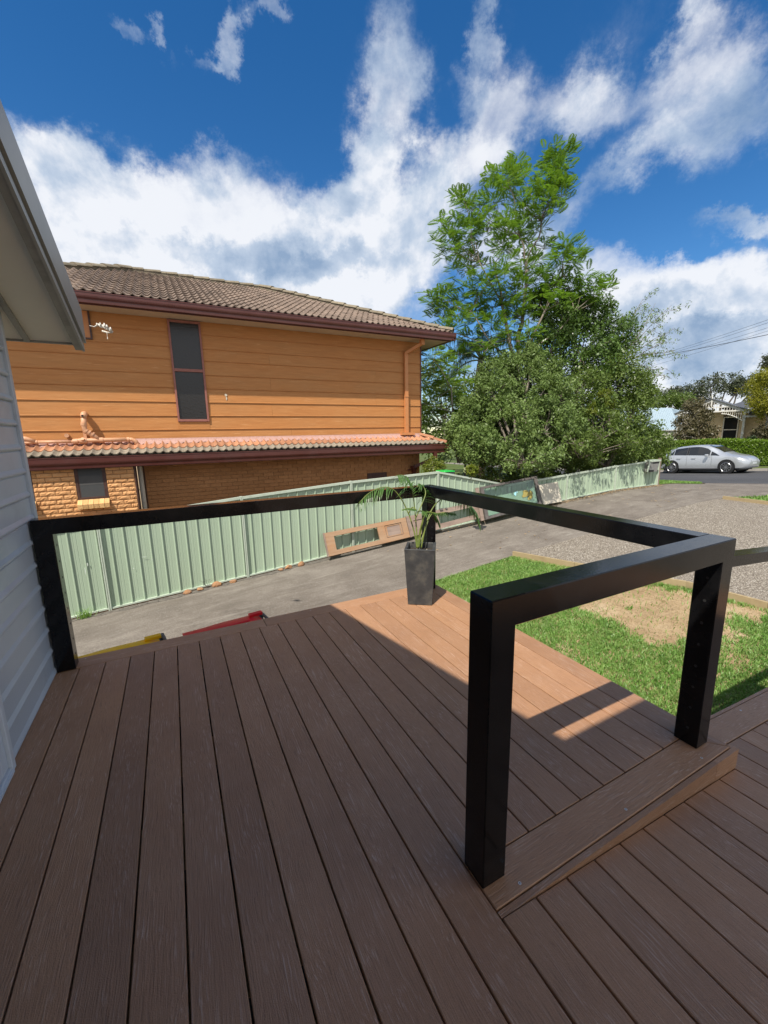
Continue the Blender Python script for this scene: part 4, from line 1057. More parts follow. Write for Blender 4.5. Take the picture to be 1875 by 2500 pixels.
# waste pipes on the skirt roof
c7 = lambda x, y, yy=6.84: Vector(at_y(40+x/4.1475, 980+y/4.1475, yy))
pp = hp('waste_pipe', MB().tube([c7(200,412), c7(560,410)], .030, 12).tube([c7(560,412), c7(600,400), c7(860,392), c7(1130,386)], [.030,.044,.044,.044], 12).tube([c7(1130,386), c7(1170,386), c7(1210,405), c7(1222,455)], .042, 12)
   .tube([c7(845,392), c7(780,345), c7(695,300), c7(683,230), c7(681,150)], [.044,.044,.048,.048,.048], 12), M_pipe, smooth=True)
hp('pipe_elbow', MB().tube([c7(681,165), c7(681,140), c7(686,128,6.88), c7(690,128,6.97)], [.055,.057,.057,.055], 12), M_pipe, pp, smooth=True)
for a, b_, r in (((575,408),(625,402),.052),((640,402),(715,400),.056),((842,392),(880,392),.054),((1120,386),(1145,386),.050),((684,245),(683,215),.055),((780,342),(765,334),.056),((745,322),(730,314),.056),((700,300),(712,308),.056),((180,412),(215,412),.037)):
    hp('pipe_collar', MB().tube([c7(*a), c7(*b_)], r, 12), M_pipe, pp)
hp('pipe_cap', MB().tube([c7(668,145,6.79), c7(668,145,6.775)], .020, 10), M_hole, pp)
hp('pipe_cap', MB().tube([c7(675,392,6.80), c7(668,378,6.77)], [.03,.034], 10), M_pipe, pp)
hp('pipe_stay', MB().box(c7(678,330).x-.02, c7(692,330).x+.01, 6.95, 6.975, 1.44, 1.62), M_pipe, pp)
hp('waste_pipe', MB().tube([c7(50,375), c7(95,380), c7(190,410)], [.045,.045,.040], 12).tube([c7(50,415), c7(120,420), c7(185,412)], .03, 10), M_pipe, smooth=True)
hp('stub_pipe', MB().tube([c7(516,346,6.99), c7(508,346,6.86)], .037, 14), M_pipe)

# ------------------------------------------------------------------ planter pot and palm
PB = 0.0
def ringq(cx, cy, hx, ang, z):
    ca, sa = math.cos(ang), math.sin(ang)
    return [(cx+ca*a*hx-sa*b_*hx, cy+sa*a*hx+ca*b_*hx, z) for a, b_ in ((-1,-1),(1,-1),(1,1),(-1,1))]
PX, PY, PA = 2.515, -.178, math.radians(-36.5)
pot = thing('planter_pot', 'tall square tapered charcoal planter at the sunlit deck corner', 'planter', (PX,PY,0))
M_pot = pmat('charcoal_fibreclay', (.030,.033,.036), (.055,.058,.060), scale=9, rough=.62, bump=.0015, bscale=70, dirt=((.11,.105,.085), .75), dscale=9)
b = MB(); levels = [(.100,.001),(.1035,.006),(.128,.492),(.1295,.5),(.1275,.505),(.108,.505),(.106,.500),(.102,.44)]
vs = []; fs = []
for h, z in levels: vs += ringq(PX, PY, h, PA, z)
for i in range(len(levels)-1):
    for k in range(4): fs.append((4*i+k, 4*i+(k+1) % 4, 4*i+4+(k+1) % 4, 4*i+4+k))
fs.append((3,2,1,0)); L = 4*(len(levels)-1); fs.append((L,L+1,L+2,L+3))
po = obj('pot_body', MB().add(vs, fs), M_pot, pot); md = po.modifiers.new('edge', 'BEVEL'); md.width = .004; md.segments = 2; md.limit_method = 'ANGLE'
M_potsoil = pmat('dark_potting_soil', (.03,.022,.016), (.06,.045,.03), scale=60, rough=1., bump=.01, bscale=90)
obj('soil', MB().add(ringq(PX, PY, .1045, PA, .455), [(0,1,2,3)]), M_potsoil, pot)
for i in range(9):
    q = MB(); x, y = PX+random.uniform(-.07,.07), PY+random.uniform(-.07,.07); r = random.uniform(.006,.011)
    q.tube([(x,y,.458),(x,y,.458+r)], [r, r*.5], 6); obj('pebble', q, M_cream, pot)
palm = thing('potted_palm', 'young green palm with arching feathery fronds growing in the charcoal planter', 'palm', (PX,PY,.455))
M_palm = leaf_mat('palm_leaf_green', (.040,.105,.022), (.075,.16,.035), (.13,.22,.055), scale=14, trans=.25, rough=.35)
M_palmstem = pmat('palm_stem', (.20,.24,.045), (.12,.17,.04), scale=12, rough=.45)
def crv(pts, n):
    """Catmull-Rom through points"""
    P_ = [Vector(p) for p in pts]; P_ = [P_[0]*2-P_[1]]+P_+[P_[-1]*2-P_[-2]]; out_ = []
    m = len(P_)-3
    for i in range(n+1):
        t = i/n*m; k = min(int(t), m-1); u = t-k; a, b_, c_, d = P_[k:k+4]
        out_.append(.5*((2*b_)+(c_-a)*u+(2*a-5*b_+4*c_-d)*u*u+(3*b_-a-3*c_+d)*u**3))
    return out_
dpot = (RM @ (np.array([PX, PY, .5])-CAM))[2]
q6 = lambda x, y, dd=0.: at_d(650+x/2.765, 1120+y/2.765, dpot+dd)
fronds = [
 ([(1021,604,0),(1017,520,.0),(1008,400,.02),(998,300,.03),(985,215,.03),(962,150,.02),(925,112,-.02),(880,112,-.08)], .50, .20),
 ([(1018,604,0),(1000,500,.0),(960,370,.0),(905,262,-.03),(845,200,-.07),(770,195,-.12),(690,235,-.17),(625,300,-.20)], .55, .17),
 ([(1046,604,0),(1066,500,.0),(1096,390,.03),(1140,310,.07),(1200,262,.12),(1270,240,.18),(1340,285,.24),(1400,345,.28),(1440,430,.30)], .50, .19),
 ([(1030,600,0),(1040,520,.0),(1058,420,.01),(1085,362,.02),(1150,368,.04),(1215,362,.06),(1280,372,.08)], .60, .06),
 ([(1024,600,0),(1038,480,-.01),(1062,395,-.03),(1066,360,-.05),(1050,350,-.07)], .70, .10),
 ([(1030,590,0),(1072,480,.05),(1100,400,.09),(1125,370,.11),(1150,400,.13),(1170,440,.14)], .68, .07),
 ([(1008,400,.02),(1040,330,.06),(1075,240,.10),(1062,190,.12),(1030,165,.10)], .35, .13),
 ([(960,370,0),(985,330,-.03),(1010,345,-.08),(960,335,-.12),(915,345,-.15)], .5, .03)]
for fi, (pts, st, ll) in enumerate(fronds):
    c_ = crv([q6(*p) for p in pts], 46)
    fr = obj('frond_stalk', MB().tube(c_, [.0058*(1-.75*i/46)+.0008 for i in range(47)], 6), M_palmstem, palm, smooth=True)
    b = MB(); rr = random.Random(fi)
    for i in range(int(46*st), 46):
        t = (c_[min(i+1,46)]-c_[i-1]).normalized(); u = (i-46*st)/(46*(1-st))
        sd = t.cross(Vector((0,0,1))); sd = sd.normalized() if sd.length > .05 else Vector((1,0,0))
        for s in (-1,1):
            L_ = 1.15*ll*(1.05-.55*abs(u-.35)*1.4)*rr.uniform(.8,1.1); d0 = (sd*s*rr.uniform(.6,.9)+t*rr.uniform(.45,.75)+Vector((0,0,rr.uniform(-.1,.2)))).normalized()
            w = .0105*rr.uniform(.8,1.2); p = c_[i]; vs = []; d = d0.copy(); wv = d.cross(Vector((0,0,1))).normalized() if abs(d.z) < .95 else Vector((1,0,0))
            for k, ww in enumerate((.4,1,.9,.6,.08)):
                vs += [p-wv*w*ww*.5, p+wv*w*ww*.5]; d = (d+Vector((0,0,-.33))).normalized(); p = p+d*L_/4
            b.add(vs, [(2*k,2*k+1,2*k+3,2*k+2) for k in range(4)])
    obj('leaflets', b, M_palm, fr)

# ------------------------------------------------------------------ lawn
def wpoly(pts, f): return [tuple(hit(*f(*p))[:2]) for p in pts]
cA = lambda x, y: (1060+x/2.765, 1340+y/2.765); cB = lambda x, y: (1575+x/4.423, 1300+y/4.423)
dirt = [wpoly([(845,352),(930,322),(1290,212),(1659,300),(1800,400),(1750,640),(1640,665),(1560,650),(1300,605),(1225,545),(1180,500),(1110,455),(1040,440),(960,425),(945,400)], cA),
        wpoly([(520,55),(640,75),(760,110),(900,150),(900,130),(560,50)], cA), wpoly([(850,690),(930,700),(1110,820),(1090,835),(860,705)], cA),
        wpoly([(-200,580),(500,660),(880,745),(1327,850),(1327,945),(1140,990),(1040,965),(900,920),(880,960),(1050,1080),(1040,1180),(900,1230),(820,1300),(1060,1400),(1050,1440),(900,1420),(820,1370),(780,1250),(300,1000)], cB),
        wpoly([(1060,1440),(1327,1500),(1327,1540),(1200,1500)], cB)]
def inpoly(X, Y, poly):
    c_ = np.zeros(X.shape, bool); n = len(poly)
    for i in range(n):
        x0, y0 = poly[i]; x1, y1 = poly[(i+1) % n]
        k = ((y0 > Y) != (y1 > Y)) & (X < (x1-x0)*(Y-y0)/((y1-y0)+1e-12)+x0); c_ ^= k
    return c_
lawn_poly = [(2.9,.25),(2.9,-3.0),(7.4,-3.0),(7.33,-.93),(7.28,0),(6.75,1.5),(6.42,2.60),(4.52,2.54)]
def nz(X, Y, f, seed):
    r = np.random.default_rng(seed); s = np.zeros_like(X)
    for _ in range(7):
        a = r.uniform(0, 2*np.pi); k = f*r.uniform(.6, 1.8); s += np.sin(k*(X*np.cos(a)+Y*np.sin(a))+r.uniform(0, 6.3))
    return s/7*1.6
Gv = lambda X, Y: np.where(X <= 16, np.interp(X, GX, GZ), np.array([G(a, b_) for a, b_ in zip(X, Y)]) if len(X) and X.max() > 16 else 0)
def blades(name, X, Y, Z, h, w, m, label=None, cat='grass', lean=.6, parent=None):
    n = len(X); az = RNG.uniform(0, 2*np.pi, n); hh = h*RNG.uniform(.5, 1.25, n); ww = w*RNG.uniform(.7, 1.3, n)
    la = RNG.uniform(0, 2*np.pi, n); lm = lean*RNG.uniform(.2, 1.2, n)
    dx, dy = np.cos(az)*ww/2, np.sin(az)*ww/2; lx, ly = np.cos(la)*lm*hh, np.sin(la)*lm*hh
    V = np.zeros((n, 5, 3)); 
    V[:,0] = np.stack([X-dx, Y-dy, Z-.005], 1); V[:,1] = np.stack([X+dx, Y+dy, Z-.005], 1)
    V[:,2] = np.stack([X+dx*.8+lx*.35, Y+dy*.8+ly*.35, Z+hh*.6], 1); V[:,3] = np.stack([X-dx*.8+lx*.35, Y-dy*.8+ly*.35, Z+hh*.6], 1)
    V[:,4] = np.stack([X+lx, Y+ly, Z+hh*.85], 1)
    b_ = np.arange(n)[:,None]*5; T = np.concatenate([b_+np.array([[0,1,2]]), b_+np.array([[0,2,3]]), b_+np.array([[3,2,4]])], 0)
    o = np_mesh(name, V.reshape(-1,3), T, m, parent)
    if label: tag(o, label, cat, kind='stuff')
    return o
M_blade = leaf_mat('lawn_blade', (.13,.27,.05), (.21,.38,.085), (.36,.46,.17), scale=3.2, trans=.3, rough=.4)
M_dryblade = leaf_mat('dry_blade', (.22,.16,.075), (.36,.28,.14), scale=5, trans=.15)
n = 230000
X = RNG.uniform(2.9, 7.5, n); Y = RNG.uniform(-3.0, 2.62, n)
ins = inpoly(X, Y, lawn_poly)
jx, jy = X+.10*nz(X, Y, 9, 3)+.07*nz(X, Y, 25, 8)+RNG.normal(0,.05,n), Y+.10*nz(X, Y, 9, 4)+.07*nz(X, Y, 25, 9)+RNG.normal(0,.05,n)
bare = np.zeros(n, bool)
for p in dirt: bare |= inpoly(jx, jy, p)
thin = nz(X, Y, 14, 6)
tuft = (nz(X, Y, 11, 12) > .72)
edge_d = np.minimum(1, np.abs(X-2.9)*6)
keepm = ins & ((~bare) | (tuft & (RNG.random(n) < .5)) | (RNG.random(n) < .025)) & (RNG.random(n) < np.clip(.92+.35*thin, .35, 1))
X, Y, bare2 = X[keepm], Y[keepm], bare[keepm]
Z = Gv(X, Y)
blades('lawn', X, Y, Z, .050, .0085, M_blade, 'bright green couch lawn growing beside the deck', lean=.95)
n = 15000; X = RNG.uniform(2.9, 7.5, n); Y = RNG.uniform(-3.0, 2.6, n); k = inpoly(X, Y, lawn_poly); X, Y = X[k], Y[k]
blades('dry_grass', X, Y, Gv(X, Y)-.002, .022, .006, M_dryblade, 'dry straw and dead grass scattered over the bare sandy soil', lean=2.6)
# verge grass near the road and small patch beyond the gravel
def vgrass(label, poly, n, h):
    xs = [p[0] for p in poly]; ys = [p[1] for p in poly]; X = RNG.uniform(min(xs), max(xs), n); Y = RNG.uniform(min(ys), max(ys), n); k = inpoly(X, Y, poly); X, Y = X[k], Y[k]
    blades('verge_grass', X, Y, Gv(X, Y)+.005, h, .02, M_blade, label)
vgrass('green verge grass between the fence end and the road', [(15.8,5.2),(16.4,5.15),(17.6,4.85),(19.6,5.7),(20.7,7.6),(18.5,9),(16,7.5)], 16000, .07)
vgrass('small patch of grass beyond the gravel, right of the driveway', [(13.97,2.5),(16.1,1.85),(18.6,-.2),(18.5,-3),(13.7,-3)], 22000, .07)
# weed tuft
w = at_z(219, 1495, G(-.9, 5.05)); n = 90
tx, ty = -.93, 5.06
blades('grass_tuft', tx+RNG.normal(0, .05, n), ty+RNG.normal(0, .025, n), np.full(n, G(tx, ty)), .17, .008, M_blade, lean=.9)
tag(bpy.data.objects['grass_tuft'], 'clump of long green weeds at the fence foot by the leftmost post', 'weed')
w = at_y(505, 1405, 5.06); n = 16
b = MB()
for i in range(7):
    b.tube([(w[0]+random.uniform(-.03,.03),5.06,G(w[0],5)),(w[0]+random.uniform(-.1,.08),5.04,G(w[0],5)+.14),(w[0]+random.uniform(-.14,.14),5.02,G(w[0],5)+.2)], [.003,.002,.001], 4)
tag(obj('weed', b, M_barkdark), 'thin dark weed behind the orange wedge stone at the fence', 'weed')

# fallen leaves and debris along the third fence bay and on the drive
def litter(name, label, pts, s, m):
    n = len(pts); V = np.zeros((n,4,3)); a = RNG.uniform(0, 6.28, n); ss = s*RNG.uniform(.5,1.3,n)
    for k, (ex, ey) in enumerate(((1,0),(0,.5),(-1,0),(0,-.5))):
        V[:,k,0] = pts[:,0]+ss*(ex*np.cos(a)-ey*np.sin(a)); V[:,k,1] = pts[:,1]+ss*(ex*np.sin(a)+ey*np.cos(a)); V[:,k,2] = Gv(pts[:,0], pts[:,1])+.006+RNG.uniform(0,.02,n)
    o = np_mesh(name, V.reshape(-1,3), np.arange(n*4).reshape(-1,4), m); tag(o, label, 'leaves', kind='stuff')
M_lit = leaf_mat('dead_leaf', (.20,.13,.07), (.36,.27,.17), scale=9, trans=.1, rough=.8)
x = np.concatenate([RNG.uniform(8.7,15.6,1500), RNG.uniform(6,8.8,160)]); y = 5.10-np.abs(RNG.normal(0,.10,len(x)))
litter('leaf_litter', 'brown leaf litter gathered along the foot of the low fence', np.stack([x, y], 1), .022, M_lit)
x = RNG.uniform(4.5,16,90); y = RNG.uniform(2.8,5.0,90); litter('fallen_leaves', 'scattered pale fallen leaves on the concrete driveway', np.stack([x, y], 1), .035, M_lit)

# ------------------------------------------------------------------ trees
def quads_leaves(C_, n_per, spread, size, asp=.42, droop=0., squash=1.):
    """leaf rhombi around points C_ (m,3)"""
    m = len(C_); n = m*n_per
    c_ = np.repeat(C_, n_per, 0); off = RNG.normal(0, 1, (n,3)); off /= (np.linalg.norm(off, axis=1, keepdims=True)+1e-9); off *= (RNG.random((n,1))**.55)
    sp = np.repeat(np.atleast_1d(spread)*np.ones(m), n_per)[:,None]; off *= sp; off[:,2] *= squash; c_ = c_+off
    d = RNG.normal(0,1,(n,3)); d[:,2] -= droop; d /= np.linalg.norm(d, axis=1, keepdims=True)
    u = np.cross(d, RNG.normal(0,1,(n,3))); u /= (np.linalg.norm(u, axis=1, keepdims=True)+1e-9)
    L_ = size*RNG.uniform(.6,1.3,(n,1)); W = L_*asp
    V = np.stack([c_-d*L_*.5, c_+u*W*.5-d*L_*.05, c_+d*L_*.5, c_-u*W*.5-d*L_*.05], 1)
    return V.reshape(-1,3)
def branches(mb, base, tips, r0, seed, fork=.45, wig=.08, n=6):
    rr = random.Random(seed); base = Vector(base)
    for (tp, r1) in tips:
        tp = Vector(tp); mid = base.lerp(tp, fork)+Vector((rr.uniform(-1,1), rr.uniform(-1,1), rr.uniform(0,.6)))*wig*(tp-base).length
        c_ = crv([base, mid, tp], 6); mb.tube(c_, [r0+(r1-r0)*i/6 for i in range(7)], n)
def ell(center, rad, n, shell=.55):
    v = RNG.normal(0,1,(n,3)); v /= np.linalg.norm(v, axis=1, keepdims=True); r = shell+(1-shell)*RNG.random((n,1)); return np.array(center)+v*r*np.array(rad)
def bush(name, label, cat, base, blobs_, n_sub, n_leaf, size, m, mb_=M_bark, spread=.30, trunk_r=.06, group=None, asp=.42, droop=.3, seed=1, twig_r=.008):
    """blobs: list of (centre, radii, weight)"""
    t = thing(name, label, cat, base, group); tb = MB(); allp = []
    for i, (c_, r, w_) in enumerate(blobs_):
        k = max(4, int(n_sub*w_)); pts = ell(c_, r, k); q_ = RNG.random(k) < .22; pts[q_] += (pts[q_]-np.array(c_))*RNG.uniform(.05,.42,(int(q_.sum()),1))+np.array([0,0,.10])*max(r)*RNG.random((int(q_.sum()),1)); allp.append(pts)
        cc = Vector(c_); branches(tb, base, [(cc-Vector((0,0,r[2]*.3)), trunk_r*.45)], trunk_r, seed+i, .5, .08)
        sel = pts[::max(1, k//10)]
        branches(tb, cc-Vector((0,0,r[2]*.3)), [(p, twig_r*.6) for p in sel], trunk_r*.4, seed+50+i, .5, .1, 5)
    P_ = np.concatenate(allp); V = quads_leaves(P_, n_leaf, spread*RNG.uniform(.7,1.3,len(P_)), size, asp, droop)
    obj('trunk', tb, mb_, t, smooth=True)
    np_mesh('crown', V, np.arange(len(V)).reshape(-1,4), m, t)
    return t
def pd(px, py, d): return tuple(at_d(px, py, d))
def blob(px, py, d, rx, rz_, ry=None, w_=1.):
    """centre pixel, depth, pixel radii -> world ellipsoid"""
    s = d/FPX; return (pd(px, py, d), (rx*s, (ry or rx)*s, rz_*s), w_)

# jacaranda: ferny fronds on open limbs
M_jac = leaf_mat('jacaranda_leaf', (.075,.165,.022), (.135,.24,.032), (.24,.34,.05), scale=.55, trans=.42, rough=.5)
JD = 14.0
jb_ = pd(1262, 1120, JD); jac = thing('jacaranda_tree', 'tall airy jacaranda tree with ferny bright foliage rising behind the fence', 'tree', (jb_[0], jb_[1], G(jb_[0], jb_[1])))
clusters = [(1262,405,26),(1240,432,30),(1350,396,38),(1372,385,30),(1365,425,30),(1202,434,24),(1253,451,38),(1330,450,40),(1370,470,30),(1148,498,30),(1125,480,18),(1202,489,34),(1287,506,36),(1340,500,30),
  (1105,561,34),(1080,545,18),(1150,560,32),(1190,552,36),(1240,545,30),(1262,570,40),(1310,560,22),(1097,603,30),(1130,600,26),(1148,637,34),(1118,655,22),(1225,610,30),(1295,637,38),(1330,600,22),(1371,624,26),(1400,618,26),(1405,640,20),
  (1190,679,38),(1235,655,30),(1274,687,42),(1320,665,28),(1359,689,28),(1076,721,32),(1055,735,16),(1127,730,36),(1165,705,30),(1202,738,38),(1250,735,34),(1316,721,34),(1365,730,26),(1425,705,26),(1450,712,24),(1478,700,22),(1455,728,16),
  (1084,763,34),(1120,775,30),(1160,770,30),(1200,790,26),(1245,775,24),(1290,770,20),(1150,830,28),(1180,850,24),(1120,860,22),(1245,820,20),(1335,770,20),(1225,805,26),(1292,815,24),(1215,870,26),(1330,830,24),(1265,765,26),(1275,860,22),(1390,700,16),(1385,600,18),(1100,800,24)]
jt = MB(); fk = Vector(pd(1262,900,JD))
jbase = Vector((jb_[0], jb_[1], G(jb_[0], jb_[1])))
forks = {'a': Vector(pd(1275,790,JD+.1)), 'b': Vector(pd(1225,740,JD-.2)), 'c': Vector(pd(1330,760,JD-.3)), 'd': Vector(pd(1200,840,JD-.6)), 'e': Vector(pd(1285,660,JD+.2)), 'f': Vector(pd(1210,640,JD)), 'g': Vector(pd(1322,540,JD+.2)), 'h': Vector(pd(1270,580,JD)), 'i': Vector(pd(1372,672,JD-.3)), 'j': Vector(pd(1170,640,JD-.2)), 'k': Vector(pd(1150,760,JD-.5)), 'l': Vector(pd(1400,760,JD-.4))}
def limb(a, b_, r0, r1, w_=.05, s=1):
    rr = random.Random(s); a = Vector(a); b_ = Vector(b_); L_ = (b_-a).length
    m1 = a.lerp(b_, .35)+Vector((rr.uniform(-1,1), rr.uniform(-1,1), rr.uniform(-.4,.4)))*w_*L_; m2 = a.lerp(b_, .7)+Vector((rr.uniform(-1,1), rr.uniform(-1,1), rr.uniform(-.4,.4)))*w_*L_
    c_ = crv([a, m1, m2, b_], 9); jt.tube(c_, [r0+(r1-r0)*i/9 for i in range(10)], 7)
limb(jbase, fk, .13, .10); limb(fk, forks['a'], .085, .07, s=2); limb(fk, forks['b'], .07, .05, s=3); limb(fk, forks['c'], .05, .03, s=4); limb(fk, forks['d'], .045, .03, s=5)
limb(forks['a'], forks['e'], .06, .045, s=6); limb(forks['b'], forks['f'], .045, .03, s=7); limb(forks['e'], forks['g'], .035, .022, s=8); limb(forks['e'], forks['h'], .035, .022, s=9); limb(forks['c'], forks['i'], .026, .015, s=10); limb(forks['b'], forks['j'], .03, .02, s=11); limb(forks['d'], forks['k'], .026, .016, s=12); limb(fk, forks['l'], .03, .015, s=13)
fl = list(forks.values())+[fk]
# frond template: rachis along +y, pinnae pairs, drooping
def frond_template(np_=9):
    V = []; L_ = 1.0
    for i in range(np_):
        u = (i+.5)/np_; y = u*L_; z = -.30*u*u; ln = .36*math.sin(math.pi*min(1, u*.82+.16))+.05
        for s in (-1,1):
            d = np.array([s*.80, .55, -.22]); d /= np.linalg.norm(d); p = np.array([0, y, z]); w_ = np.array([-d[1]*s, d[0]*s, .0])*.052
            V += [p, p+d*ln*.5+w_, p+d*ln, p+d*ln*.5-w_]
    return np.array(V)
FT = frond_template()
def fronds_at(P_, L_, updir=.45, outc=None):
    n = len(P_); az = RNG.uniform(0, 2*np.pi, n); el = RNG.uniform(-.15, .75, n)*updir*1.6; roll = RNG.normal(0,.3,n); out_ = []
    if outc is not None:
        o_ = P_-outc; az = np.arctan2(o_[:,1], o_[:,0])+RNG.normal(0,.9,n)
    f = np.stack([np.cos(az)*np.cos(el), np.sin(az)*np.cos(el), np.sin(el)], 1); up = np.tile([0,0,1.], (n,1)); r = np.cross(f, up); r /= np.linalg.norm(r, axis=1, keepdims=True); u = np.cross(r, f)
    r2 = r*np.cos(roll)[:,None]+u*np.sin(roll)[:,None]; u2 = -r*np.sin(roll)[:,None]+u*np.cos(roll)[:,None]
    s = (L_*RNG.uniform(.65,1.2,n))[:,None,None]
    V = P_[:,None,:]+s*(FT[None,:,0:1]*r2[:,None,:]+FT[None,:,1:2]*f[:,None,:]+FT[None,:,2:3]*u2[:,None,:])
    return V.reshape(-1,3)
FV = []
_rc = random.Random(5)
for _q in range(46):     # sprays between the main clusters
    a_, b_ = _rc.sample(clusters[:54], 2)
    if abs(a_[0]-b_[0])+abs(a_[1]-b_[1]) < 130: clusters.append(((a_[0]+b_[0])/2, (a_[1]+b_[1])/2, 20))
for i, (x, y, r) in enumerate(clusters):
    rr = random.Random(i); c_ = Vector(pd(x, y, JD+rr.uniform(-1.0,1.0))); s = JD/FPX
    b_ = min(fl, key=lambda q: (q-c_).length+(0 if q.z < c_.z+.3 else 2)); limb(b_, c_-Vector((0,0,r*s*.35)), .016, .007, .07, 30+i)
    k = int(5+r*r/19); pts = ell(c_, (r*s*1.12, r*s*1.12, r*s*1.05), k, .15)
    for p in pts[:5]: jt.tube([c_-Vector((0,0,r*s*.35)), Vector(p)], [.006,.003], 4)
    FV.append(fronds_at(pts, .35, .85, np.array(c_)))
obj('trunk', jt, M_bark, jac, smooth=True)
V = np.concatenate(FV); np_mesh('crown', V, np.arange(len(V)).reshape(-1,4), M_jac, jac)

# bright feathery tree behind the orange house corner
M_jac2 = leaf_mat('feathery_leaf', (.10,.20,.02), (.18,.29,.03), (.29,.38,.045), scale=.9, trans=.42, rough=.5)
t2 = thing('feathery_tree', 'bright feathery tree with pale bare limbs right beside the orange house', 'tree', pd(1085,1150,12.5)); jt = MB(); FV = []; B0 = Vector(pd(1120,1130,12.5)); 
pl_ = [(1050,870,26),(1085,880,28),(1060,910,26),(1045,940,20),(1090,930,26),(1075,965,24),(1045,985,18),(1105,965,18),(1060,1005,22),(1095,1000,20),(1045,1030,14),(1080,1040,22),(1120,1015,18),(1120,900,18),(1140,930,16),(1070,850,14)]
A1 = Vector(pd(1106,1010,12.5)); limb(B0, A1, .05, .035, s=60); A2 = Vector(pd(1102,950,12.5)); limb(A1, A2, .03, .02, s=61); A3 = Vector(pd(1035,985,12.3)); limb(A1, A3, .022, .008, s=62); A4 = Vector(pd(1060,880,12.4)); limb(A2, A4, .02, .01, s=63)
limb(Vector(pd(1145,1080,12.5)), Vector(pd(1210,1095,12.2)), .03, .015, s=64); limb(B0, Vector(pd(1150,1085,12.4)), .05, .03, s=65)
for i, (x, y, r) in enumerate(pl_):
    c_ = Vector(pd(x, y, 12.6+random.uniform(-.3,.6))); s = 12.5/FPX; b_ = min((A1, A2, A4), key=lambda q: (q-c_).length); limb(b_, c_, .010, .004, .08, 70+i)
    pts = ell(c_, (r*s,r*s,r*s*.8), int(6+r*r/18), .2); FV.append(fronds_at(pts, .34, .4, np.array(c_)))
obj('trunk', jt, M_barkpale, t2, smooth=True); V = np.concatenate(FV); np_mesh('crown', V, np.arange(len(V)).reshape(-1,4), M_jac2, t2)

# queen palm
M_qpalm = leaf_mat('queen_palm_leaf', (.045,.075,.03), (.075,.11,.045), (.13,.16,.07), scale=2, trans=.25)
M_dead = pmat('dead_palm_skirt', (.30,.15,.085), (.42,.25,.16), scale=10, rough=.9, stretch=(1,1,.2))
PD = 17.0; qb = pd(1178, 1130, PD); qp = thing('queen_palm', 'queen palm with drooping dark fronds and a reddish dead frond skirt', 'palm', (qb[0], qb[1], -.8))
tp = Vector(pd(1174, 880, PD)); obj('trunk', MB().tube([(qb[0], qb[1], -.9), Vector(pd(1172,1000,PD)), tp], [.16,.14,.13], 12), M_barkpale, qp, smooth=True)
b = MB()
for i in range(60):
    a = random.uniform(0, 6.28); z0 = random.uniform(-1.6,-.1); l = random.uniform(.5,1.1); p = tp+Vector((math.cos(a)*.15, math.sin(a)*.15, z0)); w_ = Vector((-math.sin(a), math.cos(a), 0))*random.uniform(.015,.04)
    e = p+Vector((math.cos(a)*random.uniform(.05,.2), math.sin(a)*random.uniform(.05,.2), -l)); b.add([p-w_, p+w_, e+w_*.6, e-w_*.6], [(0,1,2,3)])
obj('dead_fronds', b, M_dead, qp)
for i in range(17):
    a = 2*math.pi*i/17+random.uniform(-.15,.15); el = random.uniform(.1,1.1); L_ = random.uniform(2.0,2.6); p = tp.copy(); d = Vector((math.cos(a)*math.cos(el), math.sin(a)*math.cos(el), math.sin(el))); path = [p.copy()]
    for k in range(12): p = p+d*L_/12; d = (d+Vector((0,0,-.17))).normalized(); path.append(p.copy())
    fr = obj('frond_stalk', MB().tube(path, [.03*(1-k/13)+.004 for k in range(13)], 5), M_palmstem, qp)
    b = MB()
    for k in range(2, 12):
        for q in range(4):
            p = path[k].lerp(path[min(k+1,12)], q/4); t_ = (path[k]-path[k-1]).normalized(); sd = t_.cross(Vector((0,0,1))).normalized()
            for s in (-1,1):
                l = .62*random.uniform(.7,1.1); e1 = p+(sd*s*.5+t_*.5).normalized()*l*.5; e2 = e1+Vector((0,0,-1))*l*.6+sd*s*l*.06; w_ = t_*.016
                b.add([p-w_, p+w_, e1+w_, e1-w_, e2], [(0,1,2,3),(3,2,4)])
    obj('leaflets', b, M_qpalm, fr)

# shrubs and small trees behind the fence
M_olive = leaf_mat('olive_fine_leaf', (.085,.145,.036), (.14,.215,.052), (.24,.31,.10), scale=1.1, trans=.2, rough=.5)
M_dkgl = leaf_mat('dark_glossy_leaf', (.05,.10,.02), (.085,.155,.03), (.16,.24,.06), scale=1.3, trans=.2, rough=.28)
M_mid = leaf_mat('mid_green_leaf', (.07,.12,.025), (.12,.18,.038), (.21,.27,.07), scale=1.0, trans=.28, rough=.4)
M_yel = leaf_mat('yellow_green_leaf', (.10,.15,.02), (.17,.21,.03), (.28,.30,.05), scale=1.2, trans=.35, rough=.4)
M_under = leaf_mat('shade_dark_leaf', (.018,.035,.012), (.035,.055,.018), scale=1.0, trans=.1)  # foliage's inner shade is put into this darkened leaf colour
bush('olive_shrub', 'large olive green fine leaved shrub filling the centre behind the fence', 'shrub', pd(1270,1140,11.5), [blob(1205,970,12.2,60,62),blob(1290,945,12.6,66,66),blob(1235,1050,11.6,80,72),blob(1330,1035,12.0,66,76),blob(1160,1085,11.3,58,50,None,.8),blob(1280,1120,11.2,95,35,None,.8),blob(1370,970,12.6,42,60,None,.7),blob(1185,915,12.3,24,38,None,.35),blob(1243,890,12.5,26,34,None,.4),blob(1300,872,12.7,24,34,None,.4),blob(1350,905,12.7,24,34,None,.35),blob(1140,1010,12.0,26,42,None,.4),blob(1400,1050,12.4,34,40,None,.5),blob(1110,1060,11.8,24,34,None,.4)], 120, 46, .095, M_olive, spread=.165, trunk_r=.05, seed=3)
